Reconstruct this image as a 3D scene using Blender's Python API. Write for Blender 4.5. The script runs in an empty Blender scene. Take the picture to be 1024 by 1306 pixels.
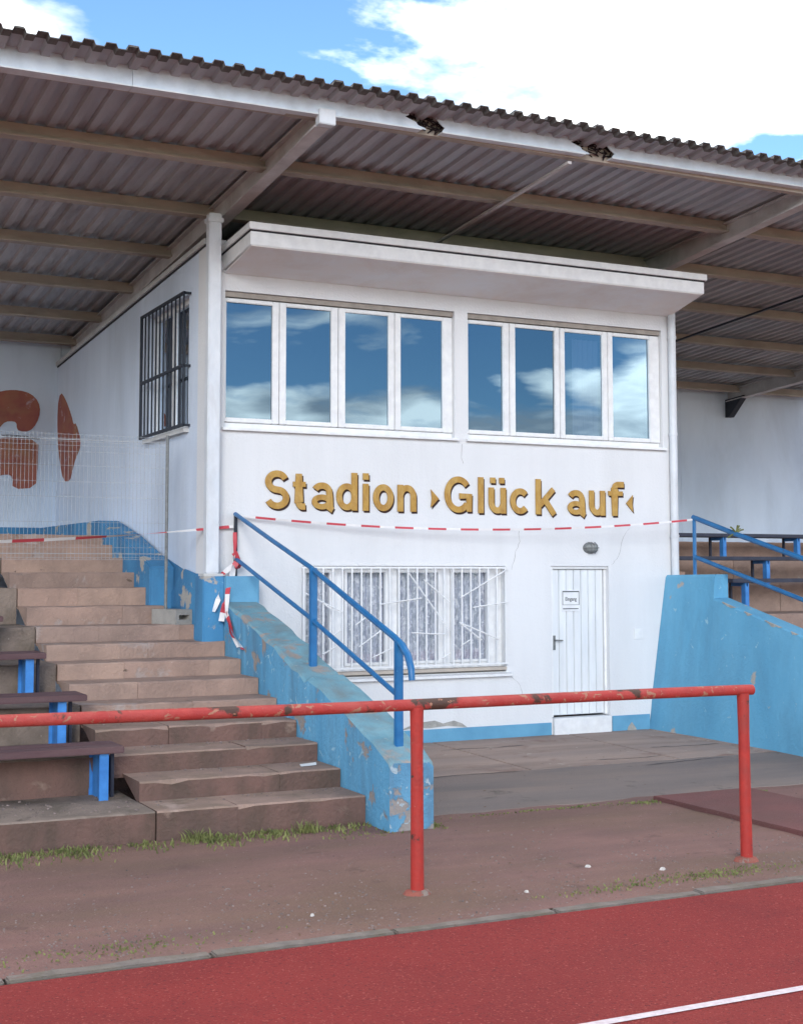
import bpy, bmesh, math, random
from mathutils import Vector, Matrix
random.seed(7)
sc = bpy.context.scene
R = math.radians

# ------------------------------------------------------------ camera
cam_d = bpy.data.cameras.new('camera'); cam = bpy.data.objects.new('camera', cam_d)
sc.collection.objects.link(cam); sc.camera = cam
YAW, PITCH, ROLL = R(26.242), R(4.276), R(-0.06)
cam.location = (-4.463, -13.232, 1.801)
fw = Vector((math.sin(YAW)*math.cos(PITCH), math.cos(YAW)*math.cos(PITCH), math.sin(PITCH)))
rt = Vector((math.cos(YAW), -math.sin(YAW), 0)); up_ = rt.cross(fw)
r2 = rt*math.cos(ROLL)+up_*math.sin(ROLL); u2 = -rt*math.sin(ROLL)+up_*math.cos(ROLL)
cam.rotation_euler = Matrix((r2, u2, -fw)).transposed().to_euler()
cam_d.sensor_fit = 'VERTICAL'; cam_d.sensor_height = 24
cam_d.lens = 1767.638/1306*24
cam_d.shift_y = -55.309/1306
cam_d.clip_start = .1; cam_d.clip_end = 2000

# ------------------------------------------------------------ world, sun, exposure
world = bpy.data.worlds.new('World'); sc.world = world; world.use_nodes = True
wn = world.node_tree; wn.nodes.clear()
def N(t, typ, **k):
    n = t.nodes.new(typ)
    for a, b in k.items():
        if a in n.inputs.keys() if isinstance(a, str) else False: n.inputs[a].default_value = b
        else: setattr(n, a, b)
    return n
SUN_EL, SUN_AZ = R(19), R(207)      # azimuth clockwise from +Y
sky = N(wn, 'ShaderNodeTexSky', sky_type='NISHITA', sun_disc=False, sun_elevation=SUN_EL, sun_rotation=SUN_AZ)
sky.air_density = .75; sky.altitude = 900; sky.dust_density = .15; sky.ozone_density = 1.6
geo = N(wn, 'ShaderNodeTexCoord')
sep = N(wn, 'ShaderNodeSeparateXYZ'); wn.links.new(geo.outputs['Generated'], sep.inputs[0])
mx = N(wn, 'ShaderNodeMath', operation='MAXIMUM'); wn.links.new(sep.outputs['Z'], mx.inputs[0]); mx.inputs[1].default_value = 0.0
ad = N(wn, 'ShaderNodeMath', operation='ADD'); wn.links.new(mx.outputs[0], ad.inputs[0]); ad.inputs[1].default_value = .16
dv = N(wn, 'ShaderNodeVectorMath', operation='DIVIDE'); wn.links.new(geo.outputs['Generated'], dv.inputs[0])
cb = N(wn, 'ShaderNodeCombineXYZ')
for i in range(3): wn.links.new(ad.outputs[0], cb.inputs[i])
wn.links.new(cb.outputs[0], dv.inputs[1])
CLOUD_OFF = (19.6, 7.9, 0.4)
mp = N(wn, 'ShaderNodeMapping'); mp.inputs['Location'].default_value = CLOUD_OFF
wn.links.new(dv.outputs[0], mp.inputs[0])
n1 = N(wn, 'ShaderNodeTexNoise'); n1.inputs['Scale'].default_value = 1.35; n1.inputs['Detail'].default_value = 8; n1.inputs['Roughness'].default_value = .55; n1.inputs['Distortion'].default_value = .15
wn.links.new(mp.outputs[0], n1.inputs['Vector'])
cr = N(wn, 'ShaderNodeValToRGB'); cr.color_ramp.elements[0].position = .51; cr.color_ramp.elements[1].position = .60
def WM(op, a, b, c=None):
    m_ = N(wn, 'ShaderNodeMath', operation=op)
    for i_, q_ in enumerate((a, b, c)):
        if q_ is None: continue
        if isinstance(q_, (int, float)): m_.inputs[i_].default_value = q_
        else: wn.links.new(q_, m_.inputs[i_])
    return m_.outputs[0]
lowb = N(wn, 'ShaderNodeMapRange', interpolation_type='SMOOTHSTEP'); wn.links.new(sep.outputs['Z'], lowb.inputs[0])
lowb.inputs[1].default_value = .112; lowb.inputs[2].default_value = .168; lowb.inputs[3].default_value = .22; lowb.inputs[4].default_value = 0
highb = N(wn, 'ShaderNodeMapRange', interpolation_type='SMOOTHSTEP'); wn.links.new(sep.outputs['Z'], highb.inputs[0])
highb.inputs[1].default_value = .28; highb.inputs[2].default_value = .55; highb.inputs[3].default_value = 0; highb.inputs[4].default_value = .07  # extra cloud cover higher up, added to light the ground and roof underside
cov = WM('ADD', WM('ADD', WM('MULTIPLY_ADD', sep.outputs['Y'], .065, n1.outputs[0]), lowb.outputs[0]), highb.outputs[0])
wn.links.new(cov, cr.inputs[0])
n2 = N(wn, 'ShaderNodeTexNoise'); n2.inputs['Scale'].default_value = 3.1; n2.inputs['Detail'].default_value = 6
wn.links.new(mp.outputs[0], n2.inputs['Vector'])
cc = N(wn, 'ShaderNodeValToRGB'); cc.color_ramp.elements[0].position = .36; cc.color_ramp.elements[1].position = .60
cc.color_ramp.elements[0].color = (.25, .285, .33, 1); cc.color_ramp.elements[1].color = (.95, .93, .90, 1)
wn.links.new(n2.outputs[0], cc.inputs[0])
bg1 = N(wn, 'ShaderNodeBackground'); bg1.inputs[1].default_value = .12
tint = N(wn, 'ShaderNodeMix', data_type='RGBA', blend_type='MULTIPLY'); tint.inputs[0].default_value = 1; tint.inputs[7].default_value = (.84, 1.0, 1.06, 1)
wn.links.new(sky.outputs[0], tint.inputs[6]); wn.links.new(tint.outputs[2], bg1.inputs[0])
bg2 = N(wn, 'ShaderNodeBackground'); bg2.inputs[1].default_value = 2.15; wn.links.new(cc.outputs[0], bg2.inputs[0])
ms = N(wn, 'ShaderNodeMixShader'); wn.links.new(cr.outputs[0], ms.inputs[0])
wn.links.new(bg1.outputs[0], ms.inputs[1]); wn.links.new(bg2.outputs[0], ms.inputs[2])
wo = N(wn, 'ShaderNodeOutputWorld'); wn.links.new(ms.outputs[0], wo.inputs[0])
sun_d = bpy.data.lights.new('sun', 'SUN'); sun_d.energy = .92; sun_d.angle = R(20); sun_d.color = (1, .975, .94)
sun = bpy.data.objects.new('sun', sun_d); sc.collection.objects.link(sun)
sdir = Vector((math.sin(SUN_AZ)*math.cos(SUN_EL), math.cos(SUN_AZ)*math.cos(SUN_EL), math.sin(SUN_EL)))
sun.rotation_euler = sdir.to_track_quat('Z', 'Y').to_euler(); sun.location = (0, -20, 30)
sc.view_settings.view_transform = 'Standard'; sc.view_settings.look = 'None'
sc.view_settings.gamma = 1; sc.view_settings.exposure = 1.12

# ------------------------------------------------------------ materials
def srgb(r, g, b):
    f = lambda c: (c/255/12.92) if c/255 <= .04045 else ((c/255+.055)/1.055)**2.4
    return (f(r), f(g), f(b), 1)
MATS = {}
def mat(name, base, base2=None, scale=6, rough=.75, bump=.15, bscale=60, spec=.4, metal=0,
        patch=None, pcol=None, pscale=3, pwidth=.02, stretch=(1, 1, 1), grime=None, gscale=1.2, gmix=.5, speck=None, speckscale=160, speckt=.68,
        patch2=None, pcol2=None, p2scale=14):
    if name in MATS: return MATS[name]
    m = bpy.data.materials.new(name); m.use_nodes = True; t = m.node_tree; t.nodes.clear()
    L = t.links.new
    out = t.nodes.new('ShaderNodeOutputMaterial'); bs = t.nodes.new('ShaderNodeBsdfPrincipled'); L(bs.outputs[0], out.inputs[0])
    bs.inputs['Roughness'].default_value = rough; bs.inputs['Metallic'].default_value = metal
    bs.inputs['Specular IOR Level'].default_value = spec
    g = t.nodes.new('ShaderNodeNewGeometry'); mp = t.nodes.new('ShaderNodeMapping'); mp.inputs['Scale'].default_value = stretch
    L(g.outputs['Position'], mp.inputs[0]); V = mp.outputs[0]; P = g.outputs['Position']
    def noise(sc_, det=5, rg=.6, vec=V, dist=0):
        n = t.nodes.new('ShaderNodeTexNoise'); n.inputs['Scale'].default_value = sc_; n.inputs['Detail'].default_value = det
        n.inputs['Roughness'].default_value = rg; n.inputs['Distortion'].default_value = dist; L(vec, n.inputs['Vector']); return n.outputs[0]
    def ramp(v, a, b):
        r = t.nodes.new('ShaderNodeMapRange'); r.inputs[1].default_value = a; r.inputs[2].default_value = b; L(v, r.inputs[0]); return r.outputs[0]
    def mix(f, a, b):
        x = t.nodes.new('ShaderNodeMix'); x.data_type = 'RGBA'
        if hasattr(f, 'links') or not isinstance(f, (int, float)): L(f, x.inputs[0])
        else: x.inputs[0].default_value = f
        for s, i in ((a, 6), (b, 7)):
            if isinstance(s, tuple): x.inputs[i].default_value = s
            else: L(s, x.inputs[i])
        return x.outputs[2]
    col = mix(ramp(noise(scale), .35, .65), base, base2 or tuple([c*.86 for c in base[:3]]+[1]))
    if grime:
        gm = ramp(noise(gscale, 7, .65, dist=.4), .45, .75)
        mm = t.nodes.new('ShaderNodeMath'); mm.operation = 'MULTIPLY'; L(gm, mm.inputs[0]); mm.inputs[1].default_value = gmix
        col = mix(mm.outputs[0], col, grime)
    if speck:
        col = mix(ramp(noise(speckscale, 2, .5, vec=P), speckt, speckt+.04), col, speck)
    h = noise(bscale, 4, .6, vec=P)
    pm = None
    if patch:
        pm = ramp(noise(pscale, 9, .62, vec=P, dist=.3), patch, patch+pwidth)
        col = mix(pm, col, pcol)
    if patch2:
        col = mix(ramp(noise(p2scale, 8, .65, vec=P, dist=.6), patch2, patch2+.015), col, pcol2)
    L(col, bs.inputs['Base Color'])
    bp = t.nodes.new('ShaderNodeBump'); bp.inputs['Strength'].default_value = bump; bp.inputs['Distance'].default_value = .02
    if pm is not None:
        s = t.nodes.new('ShaderNodeMath'); s.operation = 'SUBTRACT'; L(h, s.inputs[0])
        s2 = t.nodes.new('ShaderNodeMath'); s2.operation = 'MULTIPLY'; L(pm, s2.inputs[0]); s2.inputs[1].default_value = .4; L(s2.outputs[0], s.inputs[1]); h = s.outputs[0]
    L(h, bp.inputs['Height']); L(bp.outputs[0], bs.inputs['Normal'])
    MATS[name] = m; return m

M = {}
M['white_wall'] = mat('white_wall', (0.709, 0.719, 0.729, 1), (0.670, 0.680, 0.690, 1), scale=1.3, rough=.92, bump=.25, bscale=38, grime=(0.492, 0.492, 0.483, 1), gscale=1.1, gmix=.20, stretch=(1.6, 1.6, .22), patch=.70, pcol=(0.621, 0.621, 0.611, 1), pscale=3.3, pwidth=.05, patch2=.73, pcol2=(0.443, 0.433, 0.414, 1), p2scale=8)
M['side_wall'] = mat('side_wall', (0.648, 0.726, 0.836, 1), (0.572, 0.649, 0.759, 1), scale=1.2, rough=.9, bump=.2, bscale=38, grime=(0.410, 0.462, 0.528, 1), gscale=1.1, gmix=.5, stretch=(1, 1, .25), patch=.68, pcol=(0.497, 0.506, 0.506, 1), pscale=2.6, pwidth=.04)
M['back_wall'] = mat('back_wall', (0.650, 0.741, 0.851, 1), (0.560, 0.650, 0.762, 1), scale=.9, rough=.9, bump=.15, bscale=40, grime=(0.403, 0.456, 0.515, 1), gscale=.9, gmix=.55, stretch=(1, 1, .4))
M['white_frame'] = mat('white_frame', (0.799, 0.810, 0.810, 1), (0.713, 0.724, 0.734, 1), scale=9, rough=.5, bump=.05, grime=(0.486, 0.464, 0.432, 1), gscale=5, gmix=.25)
M['white_metal'] = mat('white_metal', (.70, .73, .76, 1), (.60, .64, .68, 1), scale=5, rough=.5, bump=.06, grime=(.36, .33, .30, 1), gscale=4, gmix=.35, stretch=(1, 1, .5))
M['fascia_white'] = mat('fascia_white', (.66, .74, .82, 1), (.56, .65, .74, 1), scale=4, rough=.55, bump=.08, grime=(.36, .36, .36, 1), gscale=3, gmix=.4, patch=.72, pcol=(.12, .08, .06, 1), pscale=7)
M['canopy_soffit'] = mat('canopy_soffit', (0.860, 0.822, 0.786, 1), (0.860, 0.860, 0.860, 1), scale=2, rough=.9, bump=.08, grime=(0.653, 0.490, 0.376, 1), gscale=1.6, gmix=.4)
M['coping'] = mat('coping', (.58, .58, .57, 1), (.46, .46, .45, 1), scale=4, rough=.7, bump=.1)
M['dark_seal'] = mat('dark_seal', (.03, .03, .035, 1), rough=.8)
BLUE = (.115, .36, .60, 1); BLUE2 = (.085, .30, .53, 1); CONC = (.30, .27, .245, 1)
M['blue_wall'] = mat('blue_wall', (0.143, 0.396, 0.580, 1), (0.106, 0.340, 0.524, 1), scale=1.7, rough=.8, bump=.4, bscale=22, grime=(0.092, 0.239, 0.359, 1), gscale=1.6, gmix=.6, stretch=(1, 1, .4), patch=.64, pcol=(0.386, 0.359, 0.322, 1), pscale=2.0, pwidth=.03, patch2=.66, pcol2=(0.258, 0.460, 0.570, 1), p2scale=7)
M['blue_worn'] = mat('blue_worn', (0.135, 0.378, 0.567, 1), (0.090, 0.297, 0.477, 1), scale=2.5, rough=.82, bump=.6, bscale=26, grime=(0.081, 0.171, 0.252, 1), gscale=3.2, gmix=.85, stretch=(1, 1, .16), patch=.575, pcol=(0.279, 0.243, 0.216, 1), pscale=2.9, pwidth=.035, patch2=.62, pcol2=(0.270, 0.450, 0.549, 1), p2scale=9)
M['blue_front'] = mat('blue_front', (.13, .33, .49, 1), (.09, .24, .38, 1), scale=4, rough=.85, bump=.7, bscale=24, grime=(.10, .14, .18, 1), gscale=4, gmix=.9, stretch=(1, 1, .3), patch=.52, pcol=(.30, .27, .25, 1), pscale=5, pwidth=.04, patch2=.60, pcol2=(.36, .45, .50, 1), p2scale=13)
M['foot_paint'] = mat('foot_paint', (.30, .085, .06, 1), (.22, .08, .06, 1), scale=14, rough=.9, bump=.6, bscale=30, patch=.55, pcol=(.24, .19, .16, 1), pscale=14, pwidth=.06)
M['blue_side'] = mat('blue_side', (.065, .25, .45, 1), (.045, .19, .37, 1), scale=2.5, rough=.75, bump=.4, bscale=28, patch=.575, pcol=(.40, .37, .33, 1), pscale=2.7, pwidth=.03, grime=(.05, .12, .22, 1), gscale=2.6, gmix=.6, stretch=(1, 1, .35), patch2=.67, pcol2=(.14, .32, .46, 1), p2scale=9)
M['blue_top'] = mat('blue_top', (0.189, 0.360, 0.423, 1), (0.135, 0.297, 0.369, 1), scale=5, rough=.85, bump=.5, bscale=28, grime=(0.180, 0.198, 0.189, 1), gscale=3.5, gmix=.8, patch=.555, pcol=(0.306, 0.270, 0.243, 1), pscale=3.0, pwidth=.07, patch2=.64, pcol2=(0.270, 0.342, 0.360, 1), p2scale=10)
M['blue_plinth'] = mat('blue_plinth', (0.133, 0.351, 0.522, 1), (0.104, 0.294, 0.456, 1), scale=3, rough=.7, bump=.2, patch=.67, pcol=(0.380, 0.361, 0.332, 1), pscale=5)
M['blue_paint'] = mat('blue_paint', (.02, .155, .36, 1), (.012, .115, .29, 1), scale=8, rough=.35, bump=.1, bscale=50, patch=.71, pcol=(.10, .05, .03, 1), pscale=16, patch2=.70, pcol2=(.10, .36, .60, 1), p2scale=10)
M['blue_leg'] = mat('blue_leg', (.05, .24, .60, 1), (.03, .16, .45, 1), scale=8, rough=.45, bump=.1, patch=.73, pcol=(.10, .05, .03, 1), pscale=14)
M['red_paint'] = mat('red_paint', (0.412, 0.030, 0.020, 1), (0.333, 0.025, 0.019, 1), scale=9, rough=.62, bump=.3, bscale=50, grime=(0.238, 0.040, 0.031, 1), gscale=6, gmix=.75, patch=.645, pcol=(0.060, 0.029, 0.021, 1), pscale=9, pwidth=.04, patch2=.68, pcol2=(0.364, 0.130, 0.092, 1), p2scale=24)
M['rail_worn'] = mat('rail_worn', (0.380, 0.036, 0.029, 1), (0.317, 0.030, 0.026, 1), scale=7, rough=.62, bump=.3, bscale=50, grime=(0.396, 0.094, 0.073, 1), gscale=5, gmix=.6, patch=.565, pcol=(0.068, 0.033, 0.023, 1), pscale=4.2, pwidth=.04, patch2=.60, pcol2=(0.333, 0.158, 0.099, 1), p2scale=14)
M['roof_sheet'] = mat('roof_sheet', (.48, .505, .53, 1), (.40, .42, .445, 1), scale=1.6, rough=.9, bump=.25, bscale=60, grime=(.27, .26, .26, 1), gscale=1.1, gmix=.65, stretch=(3, .5, 1), patch=.66, pcol=(.55, .56, .56, 1), pscale=2.5, pwidth=.1)
M['roof_edge'] = mat('roof_edge', (.17, .16, .155, 1), (.11, .105, .10, 1), scale=5, rough=.95, bump=.4, grime=(.07, .075, .06, 1), gscale=6, gmix=.7)
M['purlin'] = mat('purlin', (0.479, 0.418, 0.353, 1), (0.393, 0.343, 0.292, 1), scale=4, rough=.8, bump=.15, grime=(0.191, 0.160, 0.132, 1), gscale=3, gmix=.5, stretch=(.4, 1, 1))
M['rafter'] = mat('rafter', (.58, .56, .55, 1), (.48, .46, .455, 1), scale=4, rough=.6, bump=.1, grime=(.24, .20, .18, 1), gscale=2.2, gmix=.5)
M['concrete_step'] = mat('concrete_step', (0.384, 0.258, 0.203, 1), (0.301, 0.206, 0.164, 1), scale=2.6, rough=.92, bump=.6, bscale=36, grime=(0.184, 0.131, 0.107, 1), gscale=3.2, gmix=.6, speck=(0.460, 0.356, 0.305, 1), speckscale=60, speckt=.72, patch=.60, pcol=(0.359, 0.286, 0.252, 1), pscale=2.1, pwidth=.05, patch2=.675, pcol2=(0.142, 0.099, 0.077, 1), p2scale=6)
M['concrete_step_b'] = mat('concrete_step_b', (0.351, 0.246, 0.198, 1), (0.276, 0.194, 0.160, 1), scale=4.1, rough=.92, bump=.6, bscale=36, grime=(0.184, 0.131, 0.107, 1), gscale=3.2, gmix=.6, speck=(0.460, 0.356, 0.305, 1), speckscale=60, speckt=.72, patch=.60, pcol=(0.359, 0.286, 0.252, 1), pscale=2.1, pwidth=.05, patch2=.675, pcol2=(0.142, 0.099, 0.077, 1), p2scale=6)
M['concrete_step_c'] = mat('concrete_step_c', (0.400, 0.274, 0.213, 1), (0.318, 0.220, 0.176, 1), scale=2.2, rough=.92, bump=.6, bscale=36, grime=(0.180, 0.130, 0.107, 1), gscale=3.2, gmix=.6, speck=(0.449, 0.352, 0.305, 1), speckscale=60, speckt=.72, patch=.60, pcol=(0.351, 0.283, 0.252, 1), pscale=2.1, pwidth=.05, patch2=.675, pcol2=(0.139, 0.098, 0.077, 1), p2scale=6)
M['low_step'] = mat('low_step', (0.337, 0.229, 0.182, 1), (0.254, 0.177, 0.144, 1), scale=3.2, rough=.95, bump=.7, bscale=34, grime=(0.145, 0.113, 0.068, 1), gscale=2.6, gmix=.75, speck=(0.436, 0.346, 0.306, 1), speckscale=60, speckt=.73, patch=.60, pcol=(0.382, 0.285, 0.237, 1), pscale=2.4, pwidth=.1)
M['low_riser_shade'] = mat('low_riser_shade', (0.183, 0.105, 0.085, 1), (0.129, 0.083, 0.068, 1), scale=3.5, rough=.95, bump=.7, bscale=30, grime=(0.069, 0.055, 0.039, 1), gscale=3.4, gmix=.75, stretch=(1, 1, .5), patch=.62, pcol=(0.274, 0.192, 0.152, 1), pscale=3, pwidth=.08)  # shade painted into the riser colour, on the low steps and under the benches
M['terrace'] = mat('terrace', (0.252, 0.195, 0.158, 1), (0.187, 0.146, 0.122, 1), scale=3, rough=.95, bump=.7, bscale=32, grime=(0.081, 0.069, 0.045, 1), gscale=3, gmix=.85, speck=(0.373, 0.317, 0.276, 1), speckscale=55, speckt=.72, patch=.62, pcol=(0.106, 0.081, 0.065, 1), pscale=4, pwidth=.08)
M['block'] = mat('block', (.34, .32, .29, 1), (.27, .26, .24, 1), scale=8, rough=.95, bump=.5)
M['apron'] = mat('apron', (0.410, 0.298, 0.239, 1), (0.323, 0.246, 0.211, 1), scale=1.1, rough=.9, bump=.45, bscale=45, grime=(0.205, 0.145, 0.116, 1), gscale=1.3, gmix=.85, speck=(0.425, 0.339, 0.295, 1), speckscale=60, speckt=.73, stretch=(.3, 1.9, 1), patch=.58, pcol=(0.242, 0.152, 0.120, 1), pscale=1.8, pwidth=.1, patch2=.64, pcol2=(0.455, 0.373, 0.302, 1), p2scale=4)
M['apron_dark'] = mat('apron_dark', (0.218, 0.175, 0.155, 1), (0.174, 0.142, 0.130, 1), scale=1.4, rough=.9, bump=.4, bscale=55, grime=(0.277, 0.206, 0.162, 1), gscale=1.3, gmix=.7, speck=(0.346, 0.292, 0.246, 1), speckscale=70, speckt=.71, stretch=(.35, 1.6, 1), patch=.60, pcol=(0.123, 0.101, 0.086, 1), pscale=2.2, pwidth=.08)
M['cinder'] = mat('cinder', (0.237, 0.129, 0.109, 1), (0.169, 0.096, 0.083, 1), scale=1.5, rough=.97, bump=1.0, bscale=48, grime=(0.166, 0.114, 0.063, 1), gscale=.75, gmix=.65, speck=(0.339, 0.241, 0.207, 1), speckscale=42, speckt=.715, stretch=(.45, 1.3, 1), patch=.615, pcol=(0.129, 0.075, 0.063, 1), pscale=3.3, pwidth=.12, patch2=.67, pcol2=(0.257, 0.169, 0.138, 1), p2scale=15)
M['curb'] = mat('curb', (0.216, 0.182, 0.159, 1), (0.157, 0.134, 0.119, 1), scale=9, rough=.95, bump=.6, grime=(0.131, 0.109, 0.069, 1), gscale=5, gmix=.8, patch=.58, pcol=(0.171, 0.115, 0.094, 1), pscale=6, pwidth=.08)
M['track'] = mat('track', (0.320, 0.029, 0.025, 1), (0.264, 0.024, 0.022, 1), scale=1.1, rough=.95, bump=1.4, bscale=80, grime=(0.337, 0.044, 0.034, 1), gscale=.7, gmix=.6, speck=(0.474, 0.103, 0.078, 1), speckscale=75, speckt=.64, patch=.60, pcol=(0.229, 0.021, 0.021, 1), pscale=1.7, pwidth=.25, patch2=.585, pcol2=(0.186, 0.019, 0.019, 1), p2scale=55)
M['track_old'] = mat('track_old', (0.192, 0.076, 0.070, 1), (0.155, 0.067, 0.060, 1), scale=1.7, rough=.95, bump=.9, bscale=80, grime=(0.136, 0.073, 0.064, 1), gscale=1.8, gmix=.7, speck=(0.260, 0.150, 0.145, 1), speckscale=70, speckt=.68)
M['line_paint'] = mat('line_paint', (0.630, 0.558, 0.576, 1), (0.522, 0.423, 0.441, 1), scale=26, rough=.9, bump=.4, patch=.66, pcol=(0.360, 0.108, 0.108, 1), pscale=18)
M['field'] = mat('field', (.15, .19, .085, 1), (.12, .155, .07, 1), scale=.4, rough=1, bump=.4)
M['bench_wood'] = mat('bench_wood', (.115, .058, .062, 1), (.085, .045, .05, 1), scale=7, rough=.75, bump=.3, bscale=50, grime=(.17, .12, .11, 1), gscale=6, gmix=.4, stretch=(.15, 1, 1))
M['bench_dark'] = mat('bench_dark', (.045, .05, .075, 1), (.03, .035, .055, 1), scale=7, rough=.7, bump=.2)
M['dark_metal'] = mat('dark_metal', (.022, .028, .042, 1), (.015, .02, .03, 1), scale=9, rough=.5, bump=.1)
M['wire'] = mat('wire', (.36, .37, .38, 1), rough=.4, metal=.5)
M['gold'] = mat('gold', (.46, .27, .055, 1), (.36, .19, .04, 1), scale=20, rough=.55, bump=.25, bscale=40, grime=(.55, .37, .13, 1), gscale=14, gmix=.75, stretch=(1, 1, .5))
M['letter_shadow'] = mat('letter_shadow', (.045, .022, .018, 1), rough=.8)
M['graffiti'] = mat('graffiti', (0.360, 0.128, 0.087, 1), (0.288, 0.095, 0.080, 1), scale=4, rough=.9, bump=.1, grime=(0.360, 0.216, 0.102, 1), gscale=3, gmix=.7, patch=.62, pcol=(0.504, 0.446, 0.493, 1), pscale=5, pwidth=.12)
M['graffiti_dark'] = mat('graffiti_dark', (.05, .03, .04, 1), rough=.9)
M['tape_white'] = mat('tape_white', (.80, .78, .77, 1), rough=.4, bump=.05)
M['tape_red'] = mat('tape_red', (.58, .07, .09, 1), rough=.5, bump=.05)
M['door_paint'] = mat('door_paint', (.76, .785, .80, 1), (.68, .71, .73, 1), scale=5, rough=.6, bump=.1, grime=(.56, .55, .52, 1), gscale=4, gmix=.35, stretch=(2, 2, .3))
M['sign_white'] = mat('sign_white', (.78, .79, .80, 1), rough=.4, bump=0)
M['sign_ink'] = mat('sign_ink', (.07, .08, .09, 1), rough=.6, bump=0)
M['lamp_metal'] = mat('lamp_metal', (.19, .20, .20, 1), (.13, .14, .14, 1), scale=30, rough=.5)
M['sill'] = mat('sill', (.50, .44, .37, 1), (.42, .37, .32, 1), scale=7, rough=.8, bump=.2)
M['head_box'] = mat('head_box', (.36, .32, .28, 1), (.28, .25, .22, 1), scale=9, rough=.7, bump=.2)
M['interior'] = mat('interior', (.05, .05, .055, 1), rough=1)
M['curtain'] = mat('curtain', (.78, .79, .84, 1), (.36, .38, .45, 1), scale=11, rough=1, bump=.3, stretch=(5, 1, 1.2), patch=.54, pcol=(.84, .84, .86, 1), pscale=18, pwidth=.05)
M['drape'] = mat('drape', (.33, .42, .55, 1), (.28, .36, .48, 1), scale=6, rough=1, bump=.1, stretch=(4, 1, .3))
M['plaster_patch'] = mat('plaster_patch', (.42, .41, .38, 1), (.30, .30, .28, 1), scale=14, rough=.95, bump=.6)
M['pebble'] = mat('pebble', (0.270, 0.210, 0.188, 1), (0.098, 0.075, 0.068, 1), scale=22, rough=.9)
M['litter'] = mat('litter', (.75, .74, .72, 1), rough=.8)
M['pale_stone'] = mat('pale_stone', (.58, .54, .50, 1), (.45, .42, .39, 1), scale=40, rough=.9)
M['leaf_litter'] = mat('leaf_litter', (.14, .08, .04, 1), rough=.9)
M['crack'] = mat('crack', (.30, .29, .28, 1), rough=1)
M['nest'] = mat('nest', (.030, .018, .020, 1), (.015, .010, .015, 1), scale=30, rough=1, bump=.8)
def grass_mat():
    m = bpy.data.materials.new('grass_blade'); m.use_nodes = True; t = m.node_tree; b = t.nodes['Principled BSDF']
    oi = t.nodes.new('ShaderNodeNewGeometry'); n = t.nodes.new('ShaderNodeTexNoise'); n.inputs['Scale'].default_value = 9; t.links.new(oi.outputs['Position'], n.inputs['Vector'])
    r = t.nodes.new('ShaderNodeValToRGB'); r.color_ramp.elements[0].position = .35; r.color_ramp.elements[0].color = (.09, .11, .03, 1)
    r.color_ramp.elements[1].position = .65; r.color_ramp.elements[1].color = (.21, .22, .07, 1)
    t.links.new(n.outputs[0], r.inputs[0]); t.links.new(r.outputs[0], b.inputs['Base Color']); b.inputs['Roughness'].default_value = .8
    return m
M['grass'] = grass_mat()
def glass_mat(name, refl, tint, alpha):
    m = bpy.data.materials.new(name); m.use_nodes = True; t = m.node_tree; t.nodes.clear()
    o = t.nodes.new('ShaderNodeOutputMaterial'); gl = t.nodes.new('ShaderNodeBsdfGlossy'); gl.inputs['Roughness'].default_value = .01
    gl.inputs['Color'].default_value = tint; tr = t.nodes.new('ShaderNodeBsdfTransparent'); tr.inputs[0].default_value = alpha
    mx = t.nodes.new('ShaderNodeMixShader')
    lw = t.nodes.new('ShaderNodeFresnel'); lw.inputs[0].default_value = 1.5
    a = t.nodes.new('ShaderNodeMath'); a.operation = 'ADD'; a.inputs[1].default_value = refl; t.links.new(lw.outputs[0], a.inputs[0])
    nz = t.nodes.new('ShaderNodeTexNoise'); nz.inputs['Scale'].default_value = 1.3; nz.inputs['Detail'].default_value = 1
    ge = t.nodes.new('ShaderNodeNewGeometry'); t.links.new(ge.outputs['Position'], nz.inputs['Vector'])
    bp = t.nodes.new('ShaderNodeBump'); bp.inputs['Strength'].default_value = .05; bp.inputs['Distance'].default_value = .03; t.links.new(nz.outputs[0], bp.inputs['Height']); t.links.new(bp.outputs[0], gl.inputs['Normal'])
    t.links.new(a.outputs[0], mx.inputs[0]); t.links.new(tr.outputs[0], mx.inputs[1]); t.links.new(gl.outputs[0], mx.inputs[2]); t.links.new(mx.outputs[0], o.inputs[0])
    return m
M['glass'] = glass_mat('window_glass', .15, (.60, .84, 1, 1), (.35, .35, .38, 1))
M['glass_low'] = glass_mat('window_glass_low', .06, (.8, .9, 1, 1), (.92, .93, .95, 1))

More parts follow.
